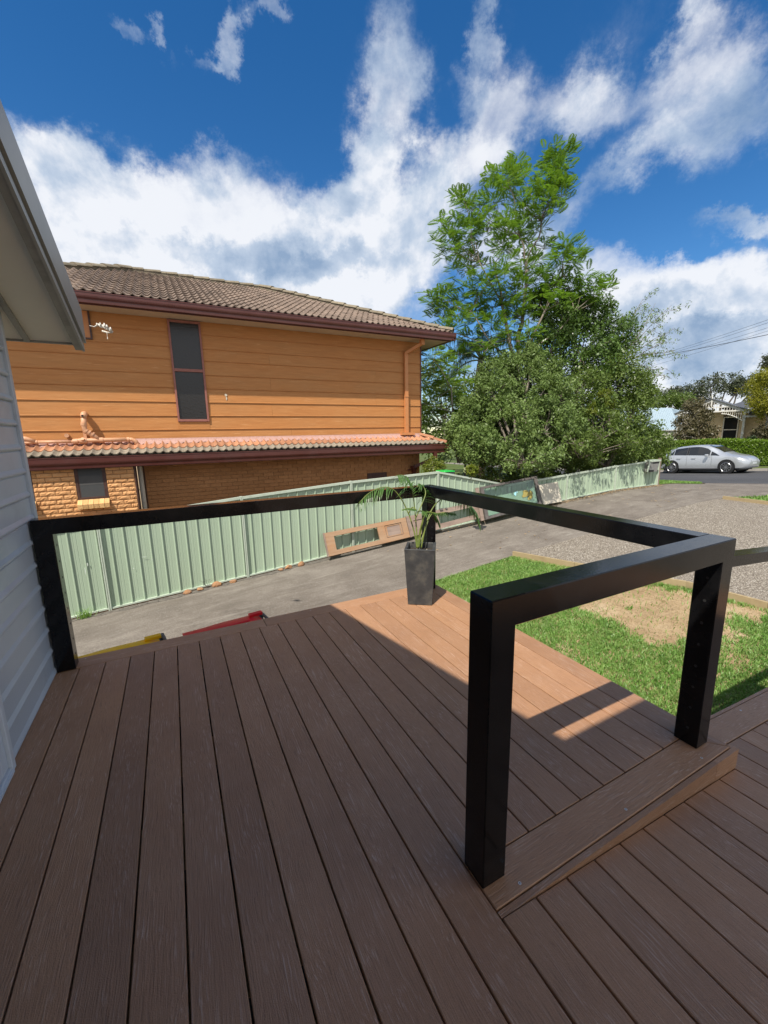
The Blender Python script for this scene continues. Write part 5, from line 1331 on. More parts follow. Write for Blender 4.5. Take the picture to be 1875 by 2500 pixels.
bush('privet_tree', 'dark glossy leaved tree behind the shrubs, right of the jacaranda trunk', 'tree', pd(1400,1150,14.5), [blob(1370,790,14.3,55,60),blob(1430,770,14.6,60,45),blob(1340,860,14.2,60,70),blob(1420,850,14.4,70,70),blob(1500,830,14.8,50,55,None,.8),blob(1470,900,14.5,60,60),blob(1320,740,14.4,35,30,None,.5),blob(1395,735,14.6,30,22,None,.4)], 105, 36, .12, M_dkgl, spread=.26, trunk_r=.07, seed=13)
bush('mid_green_tree', 'mid green leafy tree behind the middle of the low fence', 'tree', pd(1480,1140,14.0), [blob(1420,960,13.8,70,60),blob(1510,930,14.2,60,60),blob(1450,1040,13.4,80,60),blob(1540,1010,14.2,50,60),blob(1400,1090,12.9,70,45,None,.8),blob(1500,1090,13.6,60,40,None,.8),blob(1560,960,14.6,40,45,None,.6)], 125, 34, .105, M_mid, spread=.24, trunk_r=.06, seed=23)
bush('roadside_shrub', 'loose green shrub at the street end of the fence', 'shrub', pd(1580,1130,15.5), [blob(1570,1080,15.6,45,45),blob(1600,1082,16.0,40,28,None,.8),blob(1540,1110,14.9,40,30,None,.8),blob(1595,1115,15.8,30,25,None,.7)], 95, 30, .11, M_mid, spread=.22, trunk_r=.03, seed=33)
bush('inner_thicket', 'dark filler foliage added behind the olive shrub as its inner shade', 'shrub', pd(1250,1150,13.2), [blob(1240,1000,13.3,85,80,30),blob(1320,1000,13.5,70,80,30),blob(1170,1070,12.9,60,60,30,.7),blob(1270,1090,12.8,90,50,30,.8)], 90, 26, .13, M_under, spread=.30, trunk_r=.04, seed=44)  # filler added so gaps in the olive shrub show shade-dark leaves
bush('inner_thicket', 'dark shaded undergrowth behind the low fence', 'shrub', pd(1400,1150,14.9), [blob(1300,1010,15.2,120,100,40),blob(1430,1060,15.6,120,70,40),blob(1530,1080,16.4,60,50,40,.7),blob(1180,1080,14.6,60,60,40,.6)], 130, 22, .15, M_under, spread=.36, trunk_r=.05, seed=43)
bush('fence_thicket', 'low dark green thicket pressed against the back of the low fence', 'shrub', (11.5,6.2,-.6), [((9.2,6.3,-.05),(1.0,.5,.55),1),((10.8,6.3,.0),(1.1,.5,.6),1),((12.6,6.3,.05),(1.1,.5,.6),1),((14.4,6.4,.1),(1.1,.5,.6),1),((15.6,7.0,.0),(.7,.6,.6),.7),((16.2,8.5,.0),(.8,1.0,.7),.8),((8.0,6.6,-.2),(.6,.5,.5),.7)], 90, 26, .11, M_mid, spread=.22, trunk_r=.03, seed=47)
bush('overhanging_spray', 'leafy sprays arching over the top of the low fence and shading it', 'branch', (12.0,5.6,.6), [((10.7,4.75,1.15),(.40,.30,.28),.8),((11.9,4.8,1.3),(.45,.30,.30),.9),((13.1,4.8,1.15),(.40,.28,.26),.8),((14.3,4.9,1.15),(.35,.28,.22),.5)], 16, 15, .12, M_mid, spread=.17, trunk_r=.018, seed=49)
# long drooping branch of bright leaves
bush('yellow_shoot', 'bright yellow green drooping frond hanging among the darker leaves', 'branch', pd(1500,1060,12.8), [blob(1478,965,12.8,26,10,10),blob(1445,1000,12.8,14,18,10),blob(1490,985,12.8,16,8,8)], 9, 24, .14, M_yel, spread=.10, trunk_r=.01, seed=53, asp=.25, droop=.9)
# sparse grey branching tree on the right of the clump
bt = thing('sparse_tree', 'thin grey branched tree with sparse leaves reaching right over the road', 'tree', pd(1470,1120,16)); jt = MB(); r0_ = Vector(pd(1470,1120,16)); r1_ = Vector(pd(1480,900,16)); limb(r0_, r1_, .09, .06, s=80); tips = []
for i, (x, y) in enumerate([(1600,740),(1640,745),(1645,800),(1620,830),(1585,780),(1560,750),(1520,765),(1600,860),(1650,855),(1630,900),(1590,900),(1555,830),(1640,925),(1570,730),(1540,870),(1610,790)]):
    mid = Vector(pd(1480+(x-1480)*.5+random.uniform(-8,8), 900+(y-900)*.45+random.uniform(-14,14), 16)); e = Vector(pd(x, y, 16+random.uniform(-.8,.8))); limb(r1_, mid, .024, .014, .05, 90+i); limb(mid, e, .013, .005, .09, 130+i)
    for k in range(7):
        p = mid.lerp(e, random.uniform(.25,1)); q = p+Vector((random.uniform(-.6,.6), random.uniform(-.5,.5), random.uniform(-.35,.5))); limb(p, q, .006, .002, .12, 300+i*9+k); tips += [tuple(q), tuple(p.lerp(q, .6))]
obj('trunk', jt, M_bark, bt, smooth=True); V = quads_leaves(np.array(tips), 11, .16, .10, .32, .5); np_mesh('crown', V, np.arange(len(V)).reshape(-1,4), M_olive, bt)
bush('golden_shrub', 'small yellow green rounded shrub behind the fence by the house corner', 'shrub', pd(1055,1165,11.3), [blob(1057,1140,11.3,26,22)], 60, 36, .06, M_yel, spread=.10, trunk_r=.02, seed=63)
bush('broadleaf_plant', 'light green broad leaved plant poking above the fence', 'plant', pd(1150,1170,9.0), [blob(1152,1146,9.0,17,12)], 16, 8, .13, M_yel, spread=.06, trunk_r=.012, seed=73, asp=.6, droop=-.6)
gb = thing('wheelie_bin', 'lime green lidded bin peeking over the fence by the golden shrub', 'bin', pd(1087,1190,10.6)); gx, gy, gz = pd(1087,1149,10.6)
obj('lid', MB().cbox(gx-.17, gx+.17, gy-.2, gy+.2, gz-.035, gz+.005, .015), M_lidG, gb); obj('body', MB().hexa([(gx-.14,gy-.16,gz-1.05),(gx+.14,gy-.16,gz-1.05),(gx+.14,gy+.16,gz-1.05),(gx-.14,gy+.16,gz-1.05),(gx-.16,gy-.19,gz-.036),(gx+.16,gy-.19,gz-.036),(gx+.16,gy+.19,gz-.036),(gx-.16,gy+.19,gz-.036)]), M_binbody, gb)
# slim black pole in the shrubs
a = pd(1137,1050,11.8); tag(obj('garden_pole', MB().tube([(a[0],a[1],-1.2),a], .028, 8), M_darkwood), 'slim dark pole standing in the shrubs behind the fence corner', 'pole')

# ------------------------------------------------------------------ far side of the street
# hedge
M_hedge = leaf_mat('hedge_leaf', (.085,.17,.015), (.14,.24,.022), (.25,.34,.04), scale=3, trans=.25, rough=.35)
h0 = np.array([28.6,15.6]); h1 = np.array([34.6,1.6]); hd = (h1-h0)/np.linalg.norm(h1-h0); hn = np.array([-hd[1]*-1, hd[0]*-1]); hn = np.array([hd[1], -hd[0]]); hn = -hn if hn[0] > 0 else hn
hedge = thing('hedge', 'clipped bright green hedge behind the silver hatchback', 'hedge', (31,10,-.6))
n = 60000; L_ = np.linalg.norm(h1-h0); s = RNG.uniform(0, L_, n); top = RNG.random(n) < .35; w_ = np.where(top, RNG.uniform(-.05,1.0,n), RNG.normal(0,.045,n))
def hz(s): x = h0[0]+hd[0]*s; return .66+.05*np.sin(s*1.3)
zz = np.where(top, hz(s)+RNG.normal(0,.04,n), -.75+(hz(s)+.75)*RNG.random(n)); bx = h0[0]+hd[0]*s-hn[0]*w_; by = h0[1]+hd[1]*s-hn[1]*w_
V = quads_leaves(np.stack([bx, by, zz], 1), 1, .05, .085, .55, .2); np_mesh('foliage', V, np.arange(len(V)).reshape(-1,4), M_hedge, hedge)
e = [(h0, -.0), (h1, 0)]; q0 = h0-hn*.06; q1 = h1-hn*.06; q2 = h1-hn*.95; q3 = h0-hn*.95
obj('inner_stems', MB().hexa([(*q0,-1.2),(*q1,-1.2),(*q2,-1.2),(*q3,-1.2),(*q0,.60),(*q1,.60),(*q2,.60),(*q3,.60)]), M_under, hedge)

# cottage: verandah gable facing the street
M_cwall = pmat('cream_weatherboard', (.64,.52,.35), (.60,.49,.32), rough=.7); M_ctrim = pmat('white_timber_trim', (.74,.72,.66), rough=.6); M_slate = pmat('grey_corrugated_roof', (.075,.08,.09), (.10,.105,.115), scale=5, rough=.55, stretch=(1,.2,1)); M_dkgut = pmat('black_gutter', (.012,.012,.014), rough=.5)
cot = thing('cottage', 'cream weatherboard cottage with white fretwork gable across the street', 'house', (37,12,-.4))
D = 30.0
u = Vector((U[0], U[1], 0)).normalized(); wv = Vector((-u.y, u.x, 0)); wv = wv if wv.x > 0 else -wv      # u along street, wv into the block
ap = Vector(pd(1738.5,976.6,D)); O = Vector((ap.x, ap.y, 0))
def cp(a, b_, z): return O+u*a+wv*b_+Vector((0,0,z))
azp = ap.z; ez = azp-.84; HW = 1.95      # half width of gable
def cbar(nm, p, q, w_, h, m=M_ctrim, up=(0,0,1), par=cot): return obj(nm, MB().bar(p, q, w_, h, up), m, par)
for s in (-1,1): cbar('barge_board', cp(0,0,azp), cp(s*(HW+.25),0,ez-.11), .05, .20)
cbar('gable_tie', cp(-HW,0,ez+.0), cp(HW,0,ez+.0), .06, .10); cbar('gable_tie', cp(-HW*.62,0,ez+.30), cp(HW*.62,0,ez+.30), .05, .07)
for i in range(-11,12):
    a = i*.155; zt = azp-.10-abs(a)/HW*.84; zb = ez+.05
    if zt > zb+.06: cbar('gable_batten', cp(a,.01,zb), cp(a,.01,zt), .045, .03, up=(u.x,u.y,0))
obj('finial', MB().tube([cp(0,-.03,azp-.5), cp(0,-.03,azp+.05), cp(0,-.03,azp+.2), cp(0,-.03,azp+.38)], [.05,.05,.035,.01], 8), M_ctrim, cot)
def cpost(a, b_=0.05, zt=None):
    obj('verandah_post', MB().tube([cp(a,b_,-.5), cp(a,b_,.9), cp(a,b_,1.0), cp(a,b_,1.1), cp(a,b_,1.2), cp(a,b_,zt or ez-.05)], [.065,.065,.085,.05,.06,.055], 8), M_ctrim, cot)
for a in (-HW, HW, HW+1.2): cpost(a)
for s in (-1,1):          # fretwork valance with curved bracket
    for i in range(11):
        a = s*(HW-.10-i*.115); drop = .12+.50*(1-i/11)**1.6; cbar('valance_batten', cp(a,.02,ez-.06), cp(a,.02,ez-.06-drop*.88), .045, .03, up=(u.x,u.y,0))
    pts = [cp(s*(HW-.06-i*.125),.02,ez-.06-(.12+.55*(1-i/10)**1.8)) for i in range(11)]
    obj('curved_bracket', MB().tube(pts, .035, 6), M_ctrim, cot)
# verandah floor, front wall with window, main body
obj('verandah_floor', MB().hexa([cp(-HW,0,-.5),cp(14,0,-.5),cp(14,2,-.5),cp(-HW,2,-.5),cp(-HW,0,-.05),cp(14,0,-.05),cp(14,2,-.05),cp(-HW,2,-.05)]), M_cwall, cot)
def cboards(a0, a1, b_, z0, z1, holes=()):
    z = z0
    while z < z1:
        segs = [(a0, a1)]
        for ha, hb, hz0, hz1 in holes:
            if z+.1 > hz0 and z < hz1: segs = [t for s_ in segs for t in ((s_[0], min(s_[1], ha)), (max(s_[0], hb), s_[1])) if t[1] > t[0]+.02]
        for p, q in segs:
            obj('weatherboard', MB().hexa([cp(p,b_-.02,z),cp(q,b_-.02,z),cp(q,b_+.02,z),cp(p,b_+.02,z),cp(p,b_-.004,min(z+.205,z1)),cp(q,b_-.004,min(z+.205,z1)),cp(q,b_+.02,min(z+.205,z1)),cp(p,b_+.02,min(z+.205,z1))]), M_cwall, cot)
        z += .20
cboards(-HW, HW-.15, 1.6, 0, ez, [(.55,1.5,.35,2.25)])
cboards(HW-.15, 12, 1.9, 0, ez-.05)
obj('corner_board', MB().hexa([cp(HW-.28,1.55,0),cp(HW-.12,1.55,0),cp(HW-.12,1.62,0),cp(HW-.28,1.62,0),cp(HW-.28,1.55,ez),cp(HW-.12,1.55,ez),cp(HW-.12,1.62,ez),cp(HW-.28,1.62,ez)]), M_ctrim, cot)
wd = obj('window', MB().bar(cp(.60,1.57,.35),cp(.60,1.57,2.25),.10,.06,(u.x,u.y,0)).bar(cp(1.45,1.57,.35),cp(1.45,1.57,2.25),.10,.06,(u.x,u.y,0)).bar(cp(.65,1.57,.38),cp(1.40,1.57,.38),.06,.08).bar(cp(.65,1.57,1.3),cp(1.40,1.57,1.3),.06,.06).bar(cp(.65,1.57,2.22),cp(1.40,1.57,2.22),.06,.08), M_ctrim, cot)
obj('pane', MB().hexa([cp(.65,1.575,.42),cp(1.40,1.575,.42),cp(1.40,1.585,.42),cp(.65,1.585,.42),cp(.65,1.575,2.18),cp(1.40,1.575,2.18),cp(1.40,1.585,2.18),cp(.65,1.585,2.18)]), M_glassdark, wd)
obj('body', MB().hexa([cp(-1.9,1.93,-.8),cp(12,1.93,-.8),cp(12,11,-.8),cp(-1.9,11,-.8),cp(-1.9,1.93,ez),cp(12,1.93,ez),cp(12,11,ez),cp(-1.9,11,ez)]), M_cwall, cot)
# gable roof of the porch, then the long verandah roof and the hipped main roof
for s in (-1,1):
    obj('porch_roof', MB().hexa([cp(0,-.12,azp+.06),cp(s*(HW+.3),-.12,ez-.08),cp(s*(HW+.3),4,ez-.08),cp(0,4,azp+.06),cp(0,-.12,azp+.11),cp(s*(HW+.3),-.12,ez-.03),cp(s*(HW+.3),4,ez-.03),cp(0,4,azp+.11)]), M_slate, cot)
def roofpoly(nm, pts, m=M_slate):
    return obj(nm, MB().prism(pts, (0,0,.05)), m, cot)
roofpoly('verandah_roof', [cp(HW+.2,-.1,ez-.32),cp(12.5,-.1,ez-.32),cp(12.5,2.3,ez+.25),cp(HW+.2,2.3,ez+.25)])
obj('gutter', MB().bar(cp(HW+.31,-.16,ez-.26),cp(12.5,-.16,ez-.26),.12,.14), M_dkgut, cot)
roofpoly('main_roof', [cp(.2,2.2,ez+.23),cp(12.5,2.2,ez+.23),cp(8.5,6.0,azp+.9),cp(3.4,6.0,azp+.9)])
roofpoly('main_roof', [cp(.2,2.2,ez+.23),cp(3.4,6.0,azp+.9),cp(.2,11,ez+.23)])
cbar('verandah_beam', cp(HW,0.04,ez-.42), cp(12,.04,ez-.42), .08, .12)
obj('ceiling_fan', MB().tube([cp(3.6,.9,ez-.3),cp(3.6,.9,ez-.55)], .03, 6).box(cp(3.6,.9,0).x-.45,cp(3.6,.9,0).x+.45,cp(3.6,.9,0).y-.07,cp(3.6,.9,0).y+.07,ez-.60,ez-.57).box(cp(3.6,.9,0).x-.07,cp(3.6,.9,0).x+.07,cp(3.6,.9,0).y-.45,cp(3.6,.9,0).y+.45,ez-.60,ez-.57), M_dkgut, cot)

# pale roofed building
M_prf = pmat('pale_blue_corrugated_roof', (.36,.45,.50), (.32,.41,.46), scale=4, rough=.5); wb = thing('white_roofed_house', 'low house with a pale blue white metal roof behind the shrubs', 'house', (38,19,-.5)); D2 = 38
A_, B_, C2, D_ = (Vector(pd(*p, D2)) for p in ((1500,1000),(1640,997),(1655,1049),(1490,1052)))
tA, tB, tC = Vector(pd(1505,996,D2+3)), Vector(pd(1638,996,D2+3)), Vector(pd(1652,1006,D2+1))
eC, eD = Vector(pd(1660,1049,D2-1)), Vector(pd(1490,1052,D2-1))
obj('roof', MB().add([tA, tB, Vector(pd(1668,1008,D2)), eC, eD], [(0,1,2,3,4)]).add([tB, Vector(pd(1668,1008,D2)), Vector(pd(1690,1010,D2+6))], [(0,1,2)]), M_prf, wb)
for i in range(34):
    f = i/33; p = tA.lerp(tB, f); q = eD.lerp(eC, f); obj('roof_rib', MB().bar(p+Vector((0,0,.012)), q+Vector((0,0,.012)), .05, .03), M_prf, wb)
obj('wall', MB().hexa([(eD.x+.2,eD.y+.2,-1),(eC.x+.2,eC.y+.1,-1),(eC.x+5,eC.y+4,-1),(eD.x+5,eD.y+4,-1),(eD.x+.2,eD.y+.2,eD.z-.06),(eC.x+.2,eC.y+.1,eC.z-.06),(eC.x+5,eC.y+4,eC.z-.06),(eD.x+5,eD.y+4,eD.z-.06)]), M_ctrim, wb)

# trees across the street
M_gum = leaf_mat('gum_leaf', (.035,.05,.025), (.06,.075,.035), (.11,.12,.065), scale=.5, trans=.12)
M_brnleaf = leaf_mat('brown_green_leaf', (.06,.055,.025), (.11,.105,.045), (.19,.15,.09), scale=2, trans=.15)
M_gold = leaf_mat('golden_green_leaf', (.14,.16,.012), (.24,.24,.02), (.36,.32,.04), scale=.9, trans=.35)
gd = 62
bush('gum_tree', 'dark spreading gum tree against the clouds behind the cottage', 'tree', pd(1755,1040,gd), [blob(1698,955,gd,34,18,30),blob(1735,940,gd,36,20,30),blob(1775,935,gd+1,34,26,30),blob(1800,950,gd,26,16,24),blob(1840,950,gd+2,34,12,24,.7),blob(1680,970,gd,24,16,20,.7),blob(1820,930,gd,18,14,16,.6),blob(1730,975,gd,36,12,20,.6),blob(1860,945,gd+3,26,10,20,.6)], 42, 22, .36, M_gum, M_barkdark, spread=.75, trunk_r=.16, seed=83, twig_r=.03)
bush('gum_tree', 'distant dark tree top left of the spreading gum', 'tree', pd(1640,1030,gd+3), [blob(1632,962,gd+3,26,9,20),blob(1650,955,gd+3,14,10,14)], 34, 20, .32, M_gum, M_barkdark, spread=.6, trunk_r=.12, seed=93, twig_r=.03)
bush('gum_tree', 'dark drooping gum branches at the right edge of the picture', 'tree', pd(1905,1000,34), [blob(1878,880,34,14,14,12,.7),blob(1905,870,34,24,26,20),blob(1868,893,34,9,7,8,.5)], 30, 18, .20, M_gum, M_bark, spread=.30, trunk_r=.12, seed=101, twig_r=.02)
bush('spreading_tree', 'rounded mid green tree behind the white roofed house', 'tree', pd(1630,1020,46), [blob(1600,985,46,34,16,26),blob(1640,975,46,36,14,26),blob(1670,983,46,26,14,20),blob(1560,975,46,30,16,24)], 70, 26, .26, M_mid, M_bark, spread=.5, trunk_r=.2, seed=111, twig_r=.03)
bush('brown_leaved_tree', 'bronze leaved small tree standing before the cottage gable', 'tree', pd(1705,1075,28.2), [blob(1682,1030,28.2,30,28),blob(1708,1018,28.2,24,22),blob(1695,992,28.4,24,14,None,.7),blob(1728,1052,28.1,14,12,None,.6),blob(1670,1060,28.0,22,16,None,.6),blob(1715,1060,28.1,30,14,None,.8)], 62, 24, .17, M_brnleaf, M_barkpale, spread=.30, trunk_r=.08, seed=121, asp=.5)
bush('golden_tree', 'rounded golden green tree in front of the cottage at the right edge', 'tree', pd(1890,1070,27.3), [blob(1880,945,27.3,46,38,40),blob(1858,982,27.2,28,26,28),blob(1895,1000,27.3,40,38,34),blob(1872,925,27.5,34,20,30),blob(1905,905,27.6,30,20,24,.6)], 110, 34, .13, M_gold, M_bark, spread=.34, trunk_r=.1, seed=131)
bush('low_brown_shrub', 'low bronze shrub behind the hedge beneath the golden tree', 'shrub', pd(1865,1075,27.6), [blob(1858,1055,27.6,14,14),blob(1880,1060,27.5,18,12)], 40, 20, .15, M_brnleaf, M_bark, spread=.22, trunk_r=.03, seed=141)
bush('clipped_ball_shrub', 'small dark clipped shrub behind the hedge before the verandah', 'shrub', pd(1837,1082,27.8), [blob(1837,1070,27.8,10,6)], 40, 16, .09, M_under, M_bark, spread=.12, trunk_r=.02, seed=151)
# backdrop trees beyond the block, seen through gaps
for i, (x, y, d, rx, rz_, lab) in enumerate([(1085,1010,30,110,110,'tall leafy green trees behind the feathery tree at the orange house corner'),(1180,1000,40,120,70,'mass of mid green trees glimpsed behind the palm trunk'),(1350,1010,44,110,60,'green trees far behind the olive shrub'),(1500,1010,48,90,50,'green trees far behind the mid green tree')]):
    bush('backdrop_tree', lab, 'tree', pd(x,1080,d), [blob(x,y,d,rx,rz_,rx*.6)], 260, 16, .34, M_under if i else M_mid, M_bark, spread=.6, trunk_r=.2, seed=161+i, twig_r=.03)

# ------------------------------------------------------------------ power lines
M_wire = pmat('black_cable', (.03,.03,.032), rough=.6)
wires = [((1629,857.6),(1806,800),.011,'uppermost thin power cable against the clouds'),((1655,855),(1826.5,800),.011,'second thin power cable from the top'),((1645,860),(1875,812.8),.024,'thickest dark power cable, crossing below the thin pair'),((1604,877),(1862,800),.010,'thin power cable crossing behind the thick one'),((1614,884.5),(1875,803.8),.010,'lowest thin power cable above the cottage')]
for i, (a, b_, r, lab) in enumerate(wires):
    a = np.array(a); b_ = np.array(b_); d = b_-a; p0 = a-d*.35; p1 = b_+d*1.2
    A_ = Vector(pd(*p0, 50-i*.5)); B_ = Vector(pd(*p1, 24+i*.3)); pts = []
    for k in range(17):
        f = k/16; p = A_.lerp(B_, f); p.z -= .25*4*f*(1-f)*.6; pts.append(p)
    tag(obj('power_line', MB().tube(pts, r*1.0, 5), M_wire), lab, 'cable', 'overhead power cables')

# ------------------------------------------------------------------ silver hatchback
car = thing('parked_car', 'silver five door hatchback parked along the far side of the street', 'car', (26.15,9.1,-.97))
M_silver = pmat('silver_metallic_paint', (.52,.545,.57), (.50,.525,.55), scale=3, rough=.30, metallic=.5, Coat_Weight=.8)
M_tyre = pmat('tyre_rubber', (.016,.016,.017), rough=.8); M_alloy = pmat('alloy_wheel', (.42,.43,.45), rough=.3, metallic=.8); M_blackpl = pmat('black_plastic', (.015,.015,.016), rough=.5)
M_lamp = pmat('headlamp_lens', (.62,.64,.66), rough=.12, metallic=.2); M_red = pmat('tail_lamp', (.35,.01,.012), rough=.2)
fw = Vector((*at_d(1770,1155.5,21.3)[:2], 0)); rw = Vector((*at_d(1638,1154.3,23.6)[:2], 0))
cdir = (fw-rw).normalized(); cn = Vector((cdir.y, -cdir.x, 0)); cn = cn if cn.dot(Vector((CAM[0], CAM[1], 0))-fw) > 0 else -cn   # towards viewer
mid = (fw+rw)/2; c0 = mid-cdir*(2.6/2+.80)
gz_ = G(mid.x, mid.y); slope = (G(*(mid+cdir*1.3)[:2])-G(*(mid-cdir*1.3)[:2]))/2.6
print('car', fw, rw, (fw-rw).length, gz_, slope, at_d(1770,1155.5,21.3)[2], at_d(1638,1154.3,23.6)[2])
CZ = (at_d(1770,1155.5,21.3)[2]+at_d(1638,1154.3,23.6)[2])/2; CS = (at_d(1770,1155.5,21.3)[2]-at_d(1638,1154.3,23.6)[2])/2.6
def cw(x, y, z):   # x from rear bumper forward, y toward the viewer side (0 = near flank), z up
    return c0+cdir*x-cn*y+Vector((0,0, CZ+CS*(x-2.1)+z))
W_ = 1.76
# stations: x, z_bottom, z_sill(lower body), z_belt, z_roof(or hood), inset at belt, inset at top
st = [(0.00,.38,.55,.80,.86,.14,.22),(0.08,.26,.50,.92,.97,.06,.16),(0.28,.22,.48,.96,1.14,.02,.20),(0.62,.22,.48,.96,1.36,.0,.24),(1.0,.20,.46,.955,1.45,.0,.23),(1.5,.20,.46,.94,1.50,.0,.22),(2.0,.20,.46,.925,1.505,.0,.22),(2.45,.20,.46,.91,1.45,.0,.24),(2.85,.20,.46,.90,1.25,.0,.25),(3.15,.21,.47,.885,1.06,.01,.24),(3.4,.22,.48,.865,.965,.02,.20),(3.75,.22,.50,.81,.90,.04,.22),(3.98,.22,.50,.74,.835,.09,.28),(4.13,.23,.48,.66,.745,.16,.34),(4.21,.26,.46,.58,.64,.24,.42),(4.24,.32,.44,.52,.55,.34,.5)]
def sect(s):
    x, zb, zs, zl, zr, i1, i2 = s; half = [(.10+i1, zb), (.015+i1, zb+.06), (i1, (zs+zb)/2+.05), (i1-.0, zs), (i1+.012, (zs+zl)/2+.05), (i1+.045, zl), (i1*.6+i2*.62+.02, zl+(zr-zl)*.6), (i2+.02, zr-.035), (i2+.12, zr), (.55, zr+.018)]
    return half
b = MB(); vs = []; fs = []; K = 20
for s in st:
    h = sect(s); row = [cw(s[0], y, z) for y, z in h]+[cw(s[0], W_-y, z) for y, z in h[::-1]]; vs += row
for i in range(len(st)-1):
    for k in range(K-1): fs.append((i*K+k, i*K+k+1, (i+1)*K+k+1, (i+1)*K+k))
    fs.append((i*K+K-1, i*K, (i+1)*K, (i+1)*K+K-1))
fs.append(tuple(range(K))); fs.append(tuple(range((len(st)-1)*K, len(st)*K))[::-1])
body = obj('body', MB().add(vs, fs), M_silver, car, angle=35)
def interp_st(x, j):
    xs = [s[0] for s in st]; return float(np.interp(x, xs, [s[j] for s in st]))
def flank(x, t, off=.006, side=0):
    """point on greenhouse flank: t 0 at belt, 1 at roof rail"""
    zl, zr, i1, i2 = (interp_st(x, j) for j in (3,4,5,6)); y0, z0 = i1+.045, zl; y1, z1 = i1*.6+i2*.62+.02, zl+(zr-zl)*.6; y2, z2 = i2+.02, zr-.035
    if t < .62: f = t/.62; y, z = y0+(y1-y0)*f, z0+(z1-z0)*f
    else: f = (t-.62)/.38; y, z = y1+(y2-y1)*f, z1+(z2-z1)*f
    y -= off; y = y if side == 0 else W_-y; return cw(x, y, z)
def glasspane(nm, poly, side, m=M_glassdark, off=.014):
    xs_ = sorted(set([round(x, 3) for x, t in poly]+[s[0] for s in st if min(p[0] for p in poly) < s[0] < max(p[0] for p in poly)]))
    def span(x):
        ts = []; n_ = len(poly)
        for i in range(n_):
            (xa, ta), (xb, tb) = poly[i], poly[(i+1) % n_]
            if abs(xa-xb) < 1e-6:
                if abs(xa-x) < 1e-3: ts += [ta, tb]
            elif min(xa, xb)-1e-3 <= x <= max(xa, xb)+1e-3: ts.append(ta+(tb-ta)*(x-xa)/(xb-xa))
        return min(ts), max(ts)
    vs = []; fs = []
    for i, x in enumerate(xs_):
        t0, t1 = span(x)
        for q in range(5): vs.append(flank(x, t0+(t1-t0)*q/4, off, side))
        if i: fs += [(5*i-5+q, 5*i+q, 5*i+q+1, 5*i-4+q) for q in range(4)]
    return obj(nm, MB().add(vs, fs), m, car)
for side in (0,1):
    glasspane('side_window', [(.62,.12),(.80,.10),(.80,.62),(.80,.80)], side)
    glasspane('side_window', [(.84,.10),(1.05,.09),(1.48,.08),(1.48,.5),(1.48,.88),(1.2,.86),(.84,.83)], side)
    glasspane('side_window', [(1.58,.08),(2.1,.08),(2.58,.08),(2.58,.60),(2.40,.78),(2.15,.88),(1.85,.90),(1.58,.89)], side)
    glasspane('side_window', [(2.63,.09),(3.03,.14),(2.85,.40),(2.63,.56)], side)
    glasspane('pillar', [(1.485,.08),(1.575,.08),(1.575,.88),(1.485,.88)], side, M_blackpl, .012)
def crossq(x, f): # point across the car at station x (hood / windscreen line), f 0..1
    zr, i2 = interp_st(x,4), interp_st(x,6); y = i2+.10+(W_-2*i2-.20)*f; return cw(x, y, zr+.022)
obj('windscreen', MB().add([crossq(x, f) for x in (2.40,2.62,2.85,3.12) for f in (0,.33,.66,1)], [(4*i+j, 4*i+j+1, 4*i+j+5, 4*i+j+4) for i in range(3) for j in range(3)]), M_glassdark, car)
obj('rear_window', MB().add([crossq(x, f) for x in (.14,.30,.55) for f in (.05,.33,.66,.95)], [(4*i+j, 4*i+j+1, 4*i+j+5, 4*i+j+4) for i in range(2) for j in range(3)]), M_glassdark, car)
def wheelc(x, side):
    y = .02 if side == 0 else W_-.02; s = -1 if side == 0 else 1; c_ = cw(x, y, .315); out_ = cn if side == 0 else -cn
    ar = obj('wheel_arch', MB().tube([c_+Vector((0,0,.03))-out_*.20, c_+Vector((0,0,.03))+out_*.026], .375, 26), M_blackpl, car)
    w_ = obj('wheel', MB().tube([c_-out_*.16, c_-out_*.0, c_+out_*.025, c_+out_*.036], [.315,.315,.305,.285], 26), M_tyre, car, angle=35)
    obj('rim', MB().tube([c_+out_*.010, c_+out_*.038], [.235,.232], 24), M_blackpl, w_)
    b = MB(); t1 = cdir; t2 = Vector((0,0,1))
    for k in range(10):
        a = 2*math.pi*k/10; d = t1*math.cos(a)+t2*math.sin(a); b.bar(c_+out_*.040, c_+out_*.044+d*.225, .022, .012, out_)
    b.tube([c_+out_*.036, c_+out_*.052], .045, 10)
    q = [c_+out_*.043+(t1*math.cos(2*math.pi*k/24)+t2*math.sin(2*math.pi*k/24))*.228 for k in range(25)]; b.tube(q, .012, 5)
    obj('spokes', b, M_alloy, w_)
for x in (.80,3.40):
    for side in (0,1): wheelc(x, side)
def curve3(nm, pts, r, m, n=5): return obj(nm, MB().tube(pts, r, n), m, car)
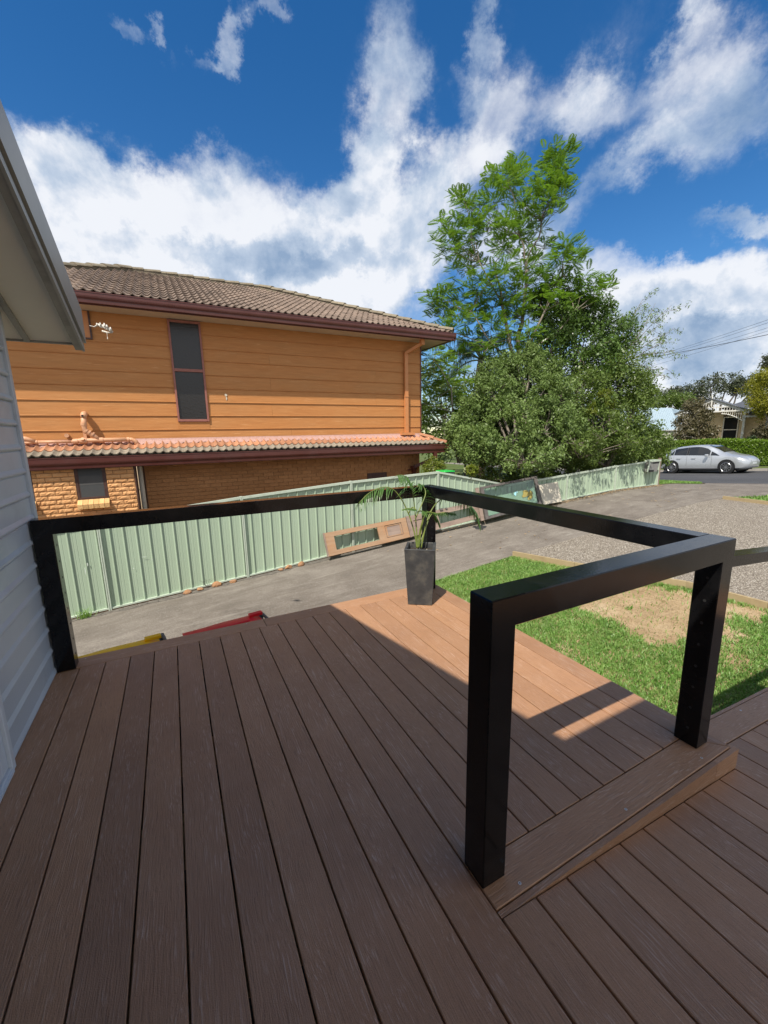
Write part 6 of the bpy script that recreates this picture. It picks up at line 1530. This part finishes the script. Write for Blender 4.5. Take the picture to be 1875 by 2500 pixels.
for x0, zt in ((.86,.93),(1.53,.92),(2.72,.90)):
    curve3('door_seam', [cw(x0+.0, .006+interp_st(x0,5), .34), cw(x0, -.002+interp_st(x0,5), .50), cw(x0-.01, .010+interp_st(x0,5), .72), cw(x0-.02, .040+interp_st(x0,5), zt)], .004, M_blackpl)
curve3('sill_seam', [cw(x, .012, .33) for x in np.linspace(1.15,3.0,8)], .006, M_blackpl)
for x in (1.12,1.86): obj('door_handle', MB().bar(cw(x-.10,-.018,.80), cw(x+.10,-.018,.80), .022, .03), M_silver, car)
obj('mirror', MB().cbox(-.09,.09,-.07,.07,-.06,.06,.03), M_silver, car).matrix_world
mo = bpy.data.objects['mirror']; mo.location = cw(2.52,-.12,.955)
hl = [(3.62,.10,.80),(3.85,.17,.72),(4.02,.27,.66),(4.06,.42,.66),(3.9,.42,.78),(3.72,.30,.845)]
for side in (0,1):
    obj('headlight', MB().add([cw(x, (y-.035) if side == 0 else W_-(y-.035), z+.028) for x, y, z in hl], [(0,1,2,3,4,5)]), M_lamp, car)
    obj('tail_light', MB().add([cw(x, (y) if side == 0 else W_-y, z) for x, y, z in ((.05,.05,.72),(.26,.0,.76),(.30,.01,.95),(.10,.06,.93))], [(0,1,2,3)]), M_red, car)
    obj('fog_light', MB().bar(cw(4.00, .20 if side == 0 else W_-.20, .40), cw(4.05, .27 if side == 0 else W_-.27, .40), .05, .07), M_lamp, car)
obj('lower_intake', MB().bar(cw(4.20,.46,.36), cw(4.20,W_-.46,.36), .06, .13), M_blackpl, car)
obj('upper_grille', MB().bar(cw(4.13,.52,.60), cw(4.13,W_-.52,.60), .08, .06), M_blackpl, car)
obj('number_plate', MB().bar(cw(4.245,.70,.49), cw(4.245,W_-.70,.49), .012, .10), M_white, car)
obj('underbody', MB().hexa([cw(.3,.16,.14),cw(3.9,.16,.14),cw(3.9,W_-.16,.14),cw(.3,W_-.16,.14),cw(.3,.16,.30),cw(3.9,.16,.30),cw(3.9,W_-.16,.30),cw(.3,W_-.16,.30)]), M_blackpl, car)

scene.render.engine = 'CYCLES'
